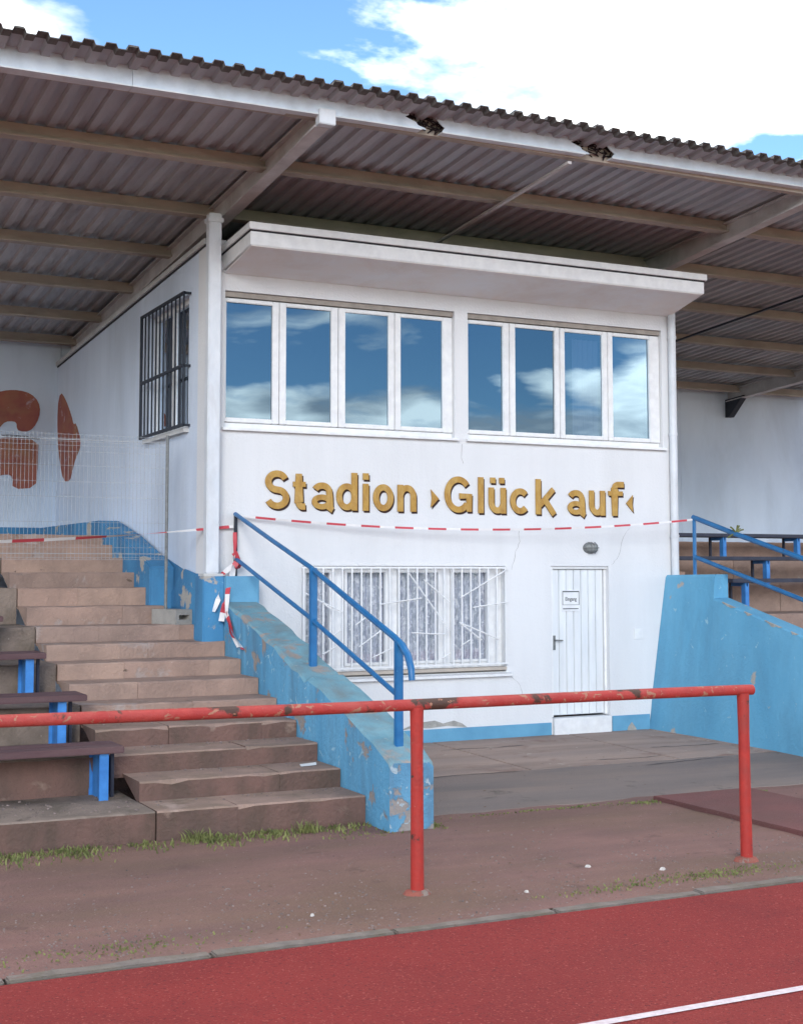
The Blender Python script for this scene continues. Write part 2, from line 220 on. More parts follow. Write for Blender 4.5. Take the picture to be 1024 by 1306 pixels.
# ------------------------------------------------------------ mesh helpers
class MB:
    def __init__(s): s.v = []; s.f = []; s.mi = []
    def add(s, v, f, mi=0):
        o = len(s.v); s.v += [tuple(a) for a in v]; s.f += [tuple(i+o for i in q) for q in f]; s.mi += [mi]*len(f); return s
    def box(s, x0, x1, y0, y1, z0, z1, mi=0):
        v = [(x, y, z) for z in (z0, z1) for y in (y0, y1) for x in (x0, x1)]
        return s.add(v, [(0, 2, 3, 1), (4, 5, 7, 6), (0, 1, 5, 4), (2, 6, 7, 3), (0, 4, 6, 2), (1, 3, 7, 5)], mi)
    def hexa(s, b, t, mi=0):     # bottom 4 (ccw from above), top 4
        return s.add(list(b)+list(t), [(3, 2, 1, 0), (4, 5, 6, 7), (0, 1, 5, 4), (1, 2, 6, 5), (2, 3, 7, 6), (3, 0, 4, 7)], mi)
    def prism(s, poly, axis, a0, a1, mi=0):
        def P(u, w, a): return {'x': (a, u, w), 'y': (u, a, w), 'z': (u, w, a)}[axis]
        n = len(poly); v = [P(u, w, a0) for u, w in poly]+[P(u, w, a1) for u, w in poly]
        return s.add(v, [tuple(range(n)), tuple(range(2*n-1, n-1, -1))]+[(i, i+n, (i+1) % n+n, (i+1) % n) for i in range(n)], mi)
    def tube(s, pts, r, n=8, mi=0, ry=None):
        pts = [Vector(p) for p in pts]; base = len(s.v); k = len(pts)
        for i, p in enumerate(pts):
            d = (pts[min(i+1, k-1)]-pts[max(i-1, 0)]).normalized()
            a = d.cross(Vector((0, 0, 1)))
            if a.length < .05: a = Vector((1, 0, 0)) - d*d.x
            a.normalize(); b = a.cross(d)
            rr = r[i] if isinstance(r, (list, tuple)) else r
            for j in range(n):
                th = 2*math.pi*j/n; s.v.append(tuple(p+a*math.cos(th)*rr+b*math.sin(th)*(ry or rr)))
        for i in range(k-1):
            for j in range(n):
                q = base+i*n; s.f.append((q+j, q+(j+1) % n, q+n+(j+1) % n, q+n+j)); s.mi.append(mi)
        s.f.append(tuple(base+j for j in range(n-1, -1, -1))); s.f.append(tuple(base+(k-1)*n+j for j in range(n))); s.mi += [mi, mi]
        return s
    def mesh(s, name, mats, bevel=0, smooth=False):
        me = bpy.data.meshes.new(name); me.from_pydata(s.v, [], s.f)
        for m in (mats if isinstance(mats, list) else [mats]): me.materials.append(m)
        me.polygons.foreach_set('material_index', s.mi)
        bm = bmesh.new(); bm.from_mesh(me); bmesh.ops.recalc_face_normals(bm, faces=bm.faces)
        if bevel:
            ed = [e for e in bm.edges if len(e.link_faces) == 2 and e.calc_face_angle(0) > .5]
            bmesh.ops.bevel(bm, geom=ed, offset=bevel, segments=2, affect='EDGES', clamp_overlap=True)
        bm.to_mesh(me); bm.free()
        if smooth:
            me.polygons.foreach_set('use_smooth', [True]*len(me.polygons))
            try: me.set_sharp_from_angle(angle=R(40))
            except Exception: pass
        return me
    def build(s, name, mats, parent=None, bevel=0, smooth=False):
        return link(name, s.mesh(name, mats, bevel, smooth), parent)
def link(name, data, parent=None, loc=None):
    o = bpy.data.objects.new(name, data); sc.collection.objects.link(o)
    if parent is not None:
        o.parent = parent
        o.matrix_parent_inverse = Matrix.Translation(-wpos(parent))
    if loc is not None: o.location = loc
    return o
def wpos(o):
    p = Vector(o.location)
    if o.parent: p = Vector((0, 0, 0)) if False else p + (wpos(o.parent) + o.matrix_parent_inverse.translation)
    return p
def thing(name, label, cat, loc=(0, 0, 0), group=None):
    e = bpy.data.objects.new(name, None); sc.collection.objects.link(e); e.location = loc; e.empty_display_size = .2
    e['label'] = label; e['category'] = cat
    if group: e['group'] = group
    return e
def tag(o, label, cat, group=None):
    o['label'] = label; o['category'] = cat
    if group: o['group'] = group
    return o
def struct(o): o['kind'] = 'structure'; return o
def stuff(o): o['kind'] = 'stuff'; return o
def box(name, m, parent, *b, bevel=0): return MB().box(*b).build(name, m, parent, bevel)

# ------------------------------------------------------------ ground
GZ = -.09
def sheet(name, x0, x1, y0, y1, z, m, nx=1, ny=1, amp=0):
    v = []; f = []
    for j in range(ny+1):
        for i in range(nx+1):
            v.append((x0+(x1-x0)*i/nx, y0+(y1-y0)*j/ny, z+(random.uniform(-amp, amp) if amp else 0)))
    for j in range(ny):
        for i in range(nx):
            a = j*(nx+1)+i; f.append((a, a+1, a+nx+2, a+nx+1))
    b = MB(); b.add(v, f); return b.build(name, m, smooth=True)
struct(sheet('infield_grass', -900, 900, -900, 900, GZ-.03, M['field']))
struct(sheet('cinder_ground', -40, 60, -6.46, 8, GZ, M['cinder'], 400, 60, .004))
struct(sheet('running_track', -60, 80, -16.5, -6.58, GZ+.004, M['track']))
for i in range(8):
    y = -8.25-1.22*i
    o = MB().add([(-60, y-.028, GZ+.008), (80, y-.028, GZ+.008), (80, y+.028, GZ+.008), (-60, y+.028, GZ+.008)], [(0, 1, 2, 3)]).build('track_line', M['line_paint']); struct(o)
curb = bpy.data.objects.new('track_kerb', None); sc.collection.objects.link(curb); struct(curb); curb.location = (0, -6.5, GZ)
kerb_ms = []
for k in range(3):
    b = MB(); n = 8; random.seed(50+k)
    pts0 = [(i/n*.985-.4925, -.05+random.uniform(-.006, .005)) for i in range(n+1)]
    pts1 = [(i/n*.985-.4925, .045+random.uniform(-.016, .012)) for i in range(n, -1, -1)]
    b.prism(pts0+pts1, 'z', -.1, .009); kerb_ms.append(b.mesh('kerb_stone', M['curb'], bevel=.008))
for i in range(-8, 14):
    o = bpy.data.objects.new('kerb_stone', kerb_ms[i % 3]); sc.collection.objects.link(o); o.parent = curb; o.location = (i*1.0+.3, random.uniform(-.006, .006), random.uniform(-.004, .004))
random.seed(11)
# apron of two concrete strips in front of the facade, cracked
def ragged(x0, x1, y0f, y1f, n):
    a = [(x0+(x1-x0)*i/n, y0f(x0+(x1-x0)*i/n)) for i in range(n+1)]; c = [(x0+(x1-x0)*i/n, y1f(x0+(x1-x0)*i/n)) for i in range(n, -1, -1)]; return a+c
def wob(a, s, ph): return lambda x: a+s*(math.sin(x*3.1+ph)*.5+math.sin(x*7.7+ph*2)*.3+math.sin(x*17+ph)*.2)
apron = bpy.data.objects.new('concrete_apron', None); sc.collection.objects.link(apron); struct(apron); apron.location = (2.9, -1.8, 0)
xs = [.37, 2.4, 4.1, 5.2, 7.2, 9.4]
for i in range(5):
    b = MB(); b.hexa([(xs[i]+.006, -2.03, -.15), (xs[i+1]-.006, -2.03, -.15), (xs[i+1]-.006, -.004, -.15), (xs[i]+.006, -.004, -.15)],
                     [(xs[i]+.006, -2.03, -.035), (xs[i+1]-.006, -2.03, -.035), (xs[i+1]-.006, -.004, 0), (xs[i]+.006, -.004, 0)])
    b.build('paving_slab', M['apron'], apron, bevel=.006)
ys_f = wob(-3.55, .05, 1.0)
b = MB(); n = 70; X0, X1 = .37, 12
top0 = [(X0+(X1-X0)*i/n, ys_f(i*.31)+random.uniform(-.012, .012)) for i in range(n+1)]
v = []; f = []
for x, y in top0: v += [(x, y, GZ-.05), (x, y+.03, -.0865), (x, -2.03+.01*math.sin(x*9), -.036), (x, -2.03, -.15)]
for i in range(n):
    for k in range(3): a = i*4+k; f.append((a, a+4, a+5, a+1))
b.add(v, f); b.build('asphalt_strip', M['apron_dark'], apron)
# cracks: narrow grooves modelled as thin dark slivers in the apron joint
def crack(pts, w, z, parent, m=M['dark_seal']):
    v = []; f = []
    for i, (x, y) in enumerate(pts):
        ww = w*(1 if 0 < i < len(pts)-1 else .1)*random.uniform(.5, 1.3)
        v += [(x, y-ww, z(x, y)), (x, y+ww, z(x, y))]
    for i in range(len(pts)-1): f.append((2*i, 2*i+2, 2*i+3, 2*i+1))
    return MB().add(v, f).build('crack', m, parent)
zt = lambda x, y: (-.035+(.035)*(y+2.03)/2.03 if y > -2.03 else -.036-.046*(-2.03-y)/1.5)+.004
for sx, ex, y0 in ((.5, 1.7, -1.25), (.5, 1.15, -1.5), (3.1, 4.1, -1.75), (3.5, 4.6, -2.25), (2.2, 3.2, -.6), (.6, 2.3, -2.02), (4.3, 5.2, -1.3)):
    yy = y0; pts = []
    for i in range(16): yy += random.uniform(-.02, .02); pts.append((sx+(ex-sx)*i/15, yy))
    crack(pts, .008, zt, apron)
# worn strip of track surface leading from the apron to the track
b = MB(); b.box(2.58, 3.59, -6.43, -3.66, GZ-.06, GZ+.035)
struct(b.build('rubber_path', M['track_old'], bevel=.006))

# ------------------------------------------------------------ stand: levels
HZ = {k: -.026+.1454*k for k in range(1, 10)}; HZ.update({10: 1.46, 11: 1.645, 12: 1.805, 13: 1.965, 14: 2.12, 15: 2.24})
SY = lambda k: -4.036+.466*k
stair = thing('staircase', 'broad worn reddish concrete steps rising beside the blue side wall', 'staircase', (-.85, -3.57, GZ))
sm = [M['concrete_step'], M['concrete_step_b'], M['concrete_step_c']]
def step_block(x0, x1, y0, y1, z0, z1, m, parent, name='step_block', riser=None):
    nn = max(3, int((x1-x0)/.12)); v = []
    b = MB(); prof = []
    for i in range(nn+1):
        x = x0+(x1-x0)*i/nn; j = random.uniform(-.006, .006); jz = random.uniform(-.004, .003)
        ch = .012 if random.random() > .12 else random.uniform(.015, .035)
        prof.append([(x, y0+j+.004, z0), (x, y0+j, z1-ch), (x, y0+j+ch, z1+jz), (x, y1, z1)])
    k = 4
    for r_ in prof: v += r_
    f = [(i*k+q, (i+1)*k+q, (i+1)*k+q+1, i*k+q+1) for i in range(nn) for q in range(3)]
    f += [tuple(range(3, -1, -1)), tuple(nn*k+q for q in range(4))]
    b.add(v, f)
    if riser:
        b.mi = [1 if (i < nn*3 and i % 3 == 0) or i >= nn*3 else 0 for i in range(len(f))]; m = [m, riser]
    return b.build(name, m, parent)
for k in range(1, 16):
    z1 = HZ[k]; z0 = (HZ[k-1] if k > 1 else GZ-.05)-.03; y0 = SY(k); y1 = SY(k+1)+.03
    if k == 15: y1 = 6.8
    xr = -.005 if k < 10 else -.40 if k > 10 else -.30
    xl = -1.72 if k > 2 else -1.62
    if k >= 15: xl = -6.5
    cuts = [xl]
    x = xl+random.choice([.6, .95, 1.1])
    while x < xr-.3: cuts.append(x); x += random.choice([.95, 1.0, .8])
    cuts.append(xr)
    for a, c in zip(cuts[:-1], cuts[1:]):
        m = random.choice(sm) if k > 4 else M['low_step']
        step_block(a+.0012, c-.0012, y0, y1, z0, z1+random.uniform(-.002, .002), m, stair, riser=M['low_riser_shade'] if k <= 4 else None)

terr = thing('seating_terrace', 'dark weathered concrete seating tiers left of the stairs under the benches', 'terrace', (-3.8, -3.57, GZ))
XE = {1: -1.625, 2: -1.725, 3: -1.725, 4: -1.725, 5: -1.725, 6: -1.725, 7: -1.725}
TZ = {1: HZ[1], 2: HZ[3], 3: HZ[5], 4: HZ[7], 5: HZ[9], 6: HZ[11], 7: HZ[13]}
for j in range(1, 8):
    y0 = SY(2*j-1); z1 = TZ[j]; z0 = (TZ[j-1] if j > 1 else GZ-.05)-.03
    cuts = [-6.6, -5.1, -3.9, -2.75, XE[j]]
    for a, c in zip(cuts[:-1], cuts[1:]): step_block(a+.003, c-.003, y0+.02, y0+.98+.1, z0, z1, M['terrace'], terr, 'terrace_block', riser=M['low_riser_shade'] if j <= 2 else None)
# mirrored tiers right of the building
terr2 = thing('seating_terrace', 'brown concrete seating tiers right of the building behind the blue wall', 'terrace', (12, -3.57, GZ))
for j in range(1, 8):
    y0 = SY(2*j-1); z1 = TZ[j]; z0 = (TZ[j-1] if j > 1 else GZ-.05)-.03
    cuts = [7.0, 8.2, 9.4, 10.8, 12.4, 14.2, 16.4]
    for a, c in zip(cuts[:-1], cuts[1:]): step_block(a+.003, c-.003, y0+.02, y0+.98+.1, z0, z1, random.choice(sm), terr2, 'terrace_block')
step_block(5.8, 16.4, SY(15), 6.8, 1.9, 2.24, M['concrete_step'], terr2, 'terrace_block')
stair2 = thing('staircase', 'reddish concrete steps between the right blue wall and the benches', 'staircase', (6.4, -3.57, GZ))
for k in range(1, 15):
    step_block(5.69, 6.99, SY(k), SY(k+1)+.03, (HZ[k-1] if k > 1 else GZ-.05)-.03, HZ[k], random.choice(sm), stair2)

# ------------------------------------------------------------ rear walls
bw = thing('rear_wall', 'grey white rear wall of the stand left of the building with red graffiti', 'wall', (-3.6, 6.8, 2.2))
for a, c in ((-8.0, -3.1), (-3.1, -.08)): box('wall_panel', M['back_wall'], bw, a+.0015, c-.0015, 6.802, 7.05, 0, 5.195)
box('painted_band', M['blue_side'], bw, -8.0, -.12, 6.786, 6.802, 2.2, 2.44)
bw2 = thing('rear_wall', 'plain grey blue rear wall of the stand right of the building', 'wall', (12, 6.8, 2.2))
for a, c in ((5.60, 11.0), (11.0, 17.5)): box('wall_panel', M['back_wall'], bw2, a+.002, c-.002, 6.8, 7.05, 0, 5.195)
# graffiti (flat paint on the wall)
def rounded(pts, k=1):
    for _ in range(k):
        q = []
        for i in range(len(pts)):
            (x0_, z0_), (x1_, z1_) = pts[i], pts[(i+1) % len(pts)]
            q += [(x0_*.75+x1_*.25, z0_*.75+z1_*.25), (x0_*.25+x1_*.75, z0_*.25+z1_*.75)]
        pts = q
    return pts
def paint(name, pts, axis, a, th, m, parent):
    if 'graffiti' in name: pts = rounded(pts)
    return MB().prism(pts, axis, a-th, a, 0).build(name, m, parent)
gb = [(-1.5, 4.22), (-1.2, 4.33), (-.94, 4.36), (-.83, 4.39), (-.67, 4.40), (-.5, 4.36), (-.39, 4.25), (-.36, 4.1), (-.41, 3.93), (-.51, 3.81), (-.66, 3.81), (-.69, 3.86), (-.69, 3.92), (-.73, 3.95), (-.85, 3.94), (-.92, 3.86), (-1.0, 3.74), (-1.12, 3.76), (-1.3, 3.9), (-1.6, 4.0)]
paint('graffiti_stroke', gb, 'y', 6.797, .006, M['graffiti'], bw)
gb2 = [(-.93, 3.70), (-.80, 3.72), (-.38, 3.70), (-.385, 3.4), (-.39, 3.26), (-.41, 3.01), (-.73, 2.98), (-.735, 3.16), (-.80, 3.19), (-.92, 3.17), (-1.05, 3.05), (-1.3, 2.98), (-1.35, 3.3), (-1.1, 3.6)]
paint('graffiti_stroke', gb2, 'y', 6.797, .006, M['graffiti'], bw)
paint('graffiti_outline', [(-.9, 3.755), (-.6, 3.75), (-.36, 3.73), (-.36, 3.70), (-.6, 3.72), (-.9, 3.725)], 'y', 6.789, .004, M['graffiti_dark'], bw)

# ------------------------------------------------------------ building
bld = thing('press_box_building', 'white two storey stadium building with ribbon windows under a flat canopy', 'building', (2.8, 0, 0))
XL, XR, YB = -.12, 5.70, 6.8
W = .25
up1 = (.075, 2.709); up2 = (2.872, 5.489); ZT, ZB = 4.60, 3.262
lw_ = (.923, 3.335); LT, LB = 1.868, .715
dr = (3.926, 4.70)
# facade as a wall with openings
fb = MB()
def wallgrid(b, xs, zs, holes, y0, y1):
    for i in range(len(xs)-1):
        for j in range(len(zs)-1):
            if (i, j) in holes: continue
            b.box(xs[i], xs[i+1], y0, y1, zs[j], zs[j+1])
xs_ = [XL, up1[0], lw_[0], up1[1], up2[0], lw_[1], dr[0], dr[1], up2[1], XR]
zs_ = [-.1, LB, LT, ZB, ZT+.055, 4.95]
holes = set()
for i in range(len(xs_)-1):
    xm = (xs_[i]+xs_[i+1])/2
    for j in range(len(zs_)-1):
        zm = (zs_[j]+zs_[j+1])/2
        if (up1[0] < xm < up1[1] or up2[0] < xm < up2[1]) and ZB < zm < ZT+.055: holes.add((i, j))
        if lw_[0] < xm < lw_[1] and LB < zm < LT: holes.add((i, j))
        if dr[0] < xm < dr[1] and zm < LT: holes.add((i, j))
def grid_wall(b, xs, zs, holes, y0, y1):
    # welded wall: front/back faces per cell, reveals on hole borders
    nx, nz = len(xs)-1, len(zs)-1
    solid = lambda i, j: 0 <= i < nx and 0 <= j < nz and (i, j) not in holes
    V = {}; v = []; f = []
    def g(i, j, k):
        if (i, j, k) not in V: V[(i, j, k)] = len(v); v.append((xs[i], (y0, y1)[k], zs[j]))
        return V[(i, j, k)]
    for i in range(nx):
        for j in range(nz):
            if not solid(i, j): continue
            f.append((g(i, j, 0), g(i+1, j, 0), g(i+1, j+1, 0), g(i, j+1, 0))); f.append((g(i, j, 1), g(i, j+1, 1), g(i+1, j+1, 1), g(i+1, j, 1)))
            if not solid(i-1, j): f.append((g(i, j, 0), g(i, j+1, 0), g(i, j+1, 1), g(i, j, 1)))
            if not solid(i+1, j): f.append((g(i+1, j, 0), g(i+1, j, 1), g(i+1, j+1, 1), g(i+1, j+1, 0)))
            if not solid(i, j-1): f.append((g(i, j, 0), g(i, j, 1), g(i+1, j, 1), g(i+1, j, 0)))
            if not solid(i, j+1): f.append((g(i, j+1, 0), g(i+1, j+1, 0), g(i+1, j+1, 1), g(i, j+1, 1)))
    b.add(v, f)
grid_wall(fb, xs_, zs_, holes, 0, W); fb.build('front_wall', M['white_wall'], bld)
# left side wall with a window opening (y runs along the wall), sloping top
SWY = (.58, 2.06); SWZ = (3.30, 4.70)
b = MB()
ys_ = [W, SWY[0], SWY[1], YB]; zz = [0, SWZ[0], SWZ[1], 5.05]
def side(b, ys, zs, holes, x0, x1, topf):
    nx, nz = len(ys)-1, len(zs)-1; solid = lambda i, j: 0 <= i < nx and 0 <= j < nz and (i, j) not in holes
    V = {}; v = []; f = []
    def g(i, j, k):
        if (i, j, k) not in V: V[(i, j, k)] = len(v); v.append(((x0, x1)[k], ys[i], topf(ys[i]) if j == nz else zs[j]))
        return V[(i, j, k)]
    for i in range(nx):
        for j in range(nz):
            if not solid(i, j): continue
            f.append((g(i, j, 0), g(i+1, j, 0), g(i+1, j+1, 0), g(i, j+1, 0))); f.append((g(i, j, 1), g(i, j+1, 1), g(i+1, j+1, 1), g(i+1, j, 1)))
            if not solid(i-1, j): f.append((g(i, j, 0), g(i, j+1, 0), g(i, j+1, 1), g(i, j, 1)))
            if not solid(i+1, j): f.append((g(i+1, j, 0), g(i+1, j, 1), g(i+1, j+1, 1), g(i+1, j+1, 0)))
            if not solid(i, j-1): f.append((g(i, j, 0), g(i, j, 1), g(i+1, j, 1), g(i+1, j, 0)))
            if not solid(i, j+1): f.append((g(i, j+1, 0), g(i+1, j+1, 0), g(i+1, j+1, 1), g(i, j+1, 1)))
    b.add(v, f)
topf = lambda y: 5.10-.049*y
side(b, ys_, zz, {(1, 1)}, XL, XL+W, topf); b.build('side_wall', M['side_wall'], bld)
b = MB(); side(b, [W, YB], [0, 5.05], set(), XR-W, XR, topf); b.build('side_wall', M['white_wall'], bld)
# corner pilaster and front-left cheek up to the coping
MB().box(XL-.006, -.004, -.006, W+.004, 1.79, 5.088).build('corner_pilaster', M['white_wall'], bld)
# coping along the left side: dark seal, light strip
b = MB(); b.hexa([(XL-.035, .0, 5.11), (XL+.2, .0, 5.11), (XL+.2, YB, 4.775), (XL-.035, YB, 4.775)], [(XL-.035, .0, 5.165), (XL+.2, .0, 5.165), (XL+.2, YB, 4.83), (XL-.035, YB, 4.83)]); b.build('coping', M['coping'], bld)
b = MB(); b.hexa([(XL-.012, .01, 5.09), (XL+.19, .01, 5.09), (XL+.19, YB, 4.755), (XL-.012, YB, 4.755)], [(XL-.012, .01, 5.112), (XL+.19, .01, 5.112), (XL+.19, YB, 4.777), (XL-.012, YB, 4.777)]); b.build('roofing_seal', M['dark_seal'], bld)
box('roof_deck', M['dark_seal'], bld, XL+.22, XR-.02, .3, YB, 4.90, 4.93)
box('back_wall', M['back_wall'], bld, -.075, 5.597, 6.803, 7.04, 0, 5.19)
box('floor_slab', M['interior'], bld, XL+W+.01, XR-W-.01, W+.01, YB-.1, 2.2, 2.35)
box('partition', M['interior'], bld, XL+W+.01, XR-W-.01, 2.4, 2.5, 2.36, 4.88)
box('partition', M['interior'], bld, XL+W+.01, XR-W-.01, 2.4, 2.5, -.05, 2.19)
# canopy
cz0, cz1 = 4.945, 5.165
cf = [(.05, -.80), (5.50, -.80)]
b = MB()
def slab(x0, x1, x0r, x1r, y0, y1, z0, z1, z0r, z1r):
    return MB().hexa([(x0, y0, z0), (x1, y0, z0), (x1r, y1, z0r), (x0r, y1, z0r)], [(x0, y0, z1), (x1, y0, z1), (x1r, y1, z1r), (x0r, y1, z1r)])
can = slab(.05, 5.50, .04, 5.62, -.80, .30, 4.95, 5.085, 4.83, 4.99).build('canopy', M['white_frame'], bld, bevel=.006)
slab(.065, 5.485, .055, 5.60, -.785, -.004, 4.943, 4.9485, 4.828, 4.834).build('soffit', M['canopy_soffit'], can)
slab(.045, 5.505, .035, 5.625, -.805, .30, 5.088, 5.100, 4.993, 5.005).build('drip_joint', M['dark_seal'], can)
slab(.03, 5.525, .02, 5.645, -.825, .30, 5.102, 5.172, 5.007, 5.08).build('roof_edge_trim', M['white_frame'], can, bevel=.004)
# plinth band
for a, c, zt_ in ((.37, dr[0]-.02, .135), (dr[1]+.02, 5.24, .17)): MB().box(a, c, -.018, .0-.001, -.08, zt_).build('plinth', M['blue_plinth'], bld, bevel=.004)
pp = [(2.02, .14), (2.18, .19), (2.3, .215), (2.45, .225), (2.55, .19), (2.68, .215), (2.78, .18), (2.84, .14)]
MB().prism([(2.02, .137)]+pp[1:-1]+[(2.84, .137), (2.6, .165), (2.4, .15), (2.2, .16)], 'y', -.008, -.001).build('plaster_patch', M['plaster_patch'], bld)
MB().prism([(4.9, -.05), (4.93, .04), (4.98, .09), (5.03, .03), (5.07, -.05)], 'y', -.024, -.019).build('plaster_patch', M['plaster_patch'], bld)

for pts in ([(3.42, 1.83), (3.46, 2.02), (3.52, 2.14), (3.50, 2.30)], [(.90, .66), (.82, .50), (.84, .36), (.74, .20)], [(2.80, 3.20), (2.78, 3.05), (2.83, 2.96)], [(4.74, 1.88), (4.84, 1.98), (4.90, 2.2), (5.02, 2.34)], [(3.40, .66), (3.52, .55), (3.55, .40)]):
    fine = []
    for (xa_, za_), (xb_, zb_) in zip(pts[:-1], pts[1:]):
        for q in range(4): fine.append((xa_+(xb_-xa_)*q/4+random.uniform(-.008, .008), za_+(zb_-za_)*q/4+random.uniform(-.006, .006)))
    v = []
    for q, (x_, z_) in enumerate(fine): w_ = .0022*random.uniform(.5, 1.2); v += [(x_-w_, -.0015, z_), (x_+w_, -.0015, z_)]
    MB().add(v, [(2*q, 2*q+1, 2*q+3, 2*q+2) for q in range(len(fine)-1)]).build('wall_crack', M['crack'], bld)
# windows upstairs
def upper(x0, x1, panes):
    w = MB()
    w.box(x0, x1, .07, .13, ZB, ZB+.055); w.box(x0, x1, .07, .13, ZT-.04, ZT-.005)
    w.box(x0, x0+.02, .07, .13, ZB+.055, ZT-.04); w.box(x1-.03, x1, .07, .13, ZB+.055, ZT-.04)
    wi = w.build('window', M['white_frame'], bld, bevel=.004)
    box('head_box', M['head_box'], wi, x0+.004, x1-.004, .03, .14, ZT+.0, ZT+.052)
    for i, (a, c) in enumerate(panes):
        s = MB(); t_ = .05; ya, yb = .045, .10; za, zb = ZB+.058, ZT-.012
        l0 = x0+.003 if i == 0 else (panes[i-1][1]+a)/2+.004
        r0 = x1-.003 if i == 3 else (panes[i+1][0]+c)/2-.004
        s.box(l0, a, ya, yb, za, zb); s.box(c, r0, ya, yb, za, zb); s.box(a, c, ya, yb, za, za+.045); s.box(a, c, ya, yb, zb-.04, zb)
        s.build('casement', M['white_frame'], wi, bevel=.006)
        q = random.uniform(-.006, .006); q2 = random.uniform(-.004, .004)
        MB().add([(a-.01, .07+q, za+.04), (c+.01, .07-q, za+.04), (c+.01, .07-q+q2, zb-.035), (a-.01, .07+q+q2, zb-.035)], [(0, 1, 2, 3)]).build('pane', M['glass'], wi)
    MB().hexa([(x0-.03, -.05, ZB-.035), (x1+.03, -.05, ZB-.035), (x1+.03, .07, ZB-.03), (x0-.03, .07, ZB-.03)], [(x0-.03, -.05, ZB-.008), (x1+.03, -.05, ZB-.008), (x1+.03, .07, ZB+.002), (x0-.03, .07, ZB+.002)]).build('window_sill', M['white_frame'], wi, bevel=.003)
    return wi
upper(*up1, [(.105, .605), (.756, 1.262), (1.425, 1.932), (2.076, 2.585)]); w2 = upper(*up2, [(2.905, 3.352), (3.509, 4.030), (4.166, 4.680), (4.826, 5.345)])
def drape(x0, x1, y, z0, z1, m, parent, name='curtain', folds=14, amp=.02):
    n = folds*4; v = []
    for i in range(n+1):
        x = x0+(x1-x0)*i/n; yy = y+amp*math.sin(i*math.pi/2)+random.uniform(-.004, .004); v += [(x, yy, z0), (x, yy, z1)]
    return MB().add(v, [(2*i, 2*i+2, 2*i+3, 2*i+1) for i in range(n)]).build(name, m, parent, smooth=True)
drape(4.36, 4.72, .2, 3.3, 4.5, M['drape'], w2, 'curtain', 5)
box('room_wall', M['interior'], w2, 5.35, 5.44, .26, 2.3, 2.4, 4.8)

# lower window
x0, x1 = lw_
w = MB(); w.box(x0, x1, .10, .17, LB, LB+.11); w.box(x0, x1, .10, .17, LT-.04, LT); w.box(x0, x0+.05, .10, .17, LB+.11, LT-.04); w.box(x1-.16, x1, .10, .17, LB+.11, LT-.04)
for a, c in ((1.299, 1.437), (1.938, 2.054), (2.575, 2.695)): w.box(a, c, .10, .17, LB+.11, LT-.04)
lwi = w.build('window', M['white_frame'], bld, bevel=.004)
for a, c in ((x0+.05, 1.299), (1.437, 1.938), (2.054, 2.575), (2.695, x1-.16)):
    MB().add([(a-.01, .14, LB+.1), (c+.01, .14, LB+.1), (c+.01, .14, LT-.03), (a-.01, .14, LT-.03)], [(0, 1, 2, 3)]).build('pane', M['glass_low'], lwi)
    s = MB(); s.box(a+.002, a+.03, .085, .13, LB+.112, LT-.042); s.box(c-.03, c-.002, .085, .13, LB+.112, LT-.042); s.box(a+.03, c-.03, .085, .13, LB+.112, LB+.14); s.box(a+.03, c-.03, .085, .13, LT-.07, LT-.042); s.build('casement', M['white_frame'], lwi)
    drape(a+.01, c+.06, .175, LB+.1, LT-.03, M['curtain'], lwi, 'curtain', 8, .014)
MB().hexa([(1.0, -.06, LB-.045), (x1+.05, -.06, LB-.045), (x1+.05, .10, LB-.03), (1.0, .10, LB-.03)], [(1.0, -.06, LB-.018), (x1+.05, -.06, LB-.018), (x1+.05, .10, LB+.02), (1.0, .10, LB+.02)]).build('window_sill', M['white_frame'], lwi)
MB().box(x0+.01, x1-.005, -.025, .10, LB+.022, LB+.055).build('inner_sill', M['sill'], lwi)
gr = MB(); gr.box(x0-.02, x1+.0, -.052, -.036, LT-.028, LT-.008); gr.box(x0-.02, x1+.0, -.052, -.036, LB+.085, LB+.103)
grl = gr.build('window_grille', M['white_frame'], bld)
nb = 22
bm_ = MB().box(-.0075, .0075, -.0075, .0075, 0, LT-LB-.11).mesh('bar', M['white_frame'])
for i in range(nb+1):
    x = x0+.0+(x1-.03-x0)*i/nb
    o = link('bar', bm_, grl); o.location = (x, -.044, LB+.10)
def zx(px, py):   # photo-measured positions inside the grille, as fractions of its width and height
    return (x0+(px-45)/(962-45)*(x1-x0-.02), LT-.02-(py-85)/(545-85)*(LT-LB-.12))
for a, c in (((50, 200), (210, 290)), ((125, 480), (205, 430)), ((150, 410), (205, 370)), ((265, 350), (330, 300)), ((280, 450), (400, 360)), ((340, 500), (450, 450)), ((375, 255), (560, 228)),
             ((500, 105), (690, 385)), ((570, 140), (690, 250)), ((515, 390), (675, 402)), ((655, 515), (692, 490)), ((740, 228), (965, 92)), ((735, 345), (920, 430)), ((740, 350), (840, 432)), ((742, 458), (785, 430)), ((800, 275), (965, 252)), ((120, 240), (165, 280))):
    (xa, za), (xc, zc) = zx(*a), zx(*c)
    MB().tube([(xa, -.058, za), (xc, -.058, zc)], .0075, 5).build('diagonal_bar', M['white_frame'], grl)

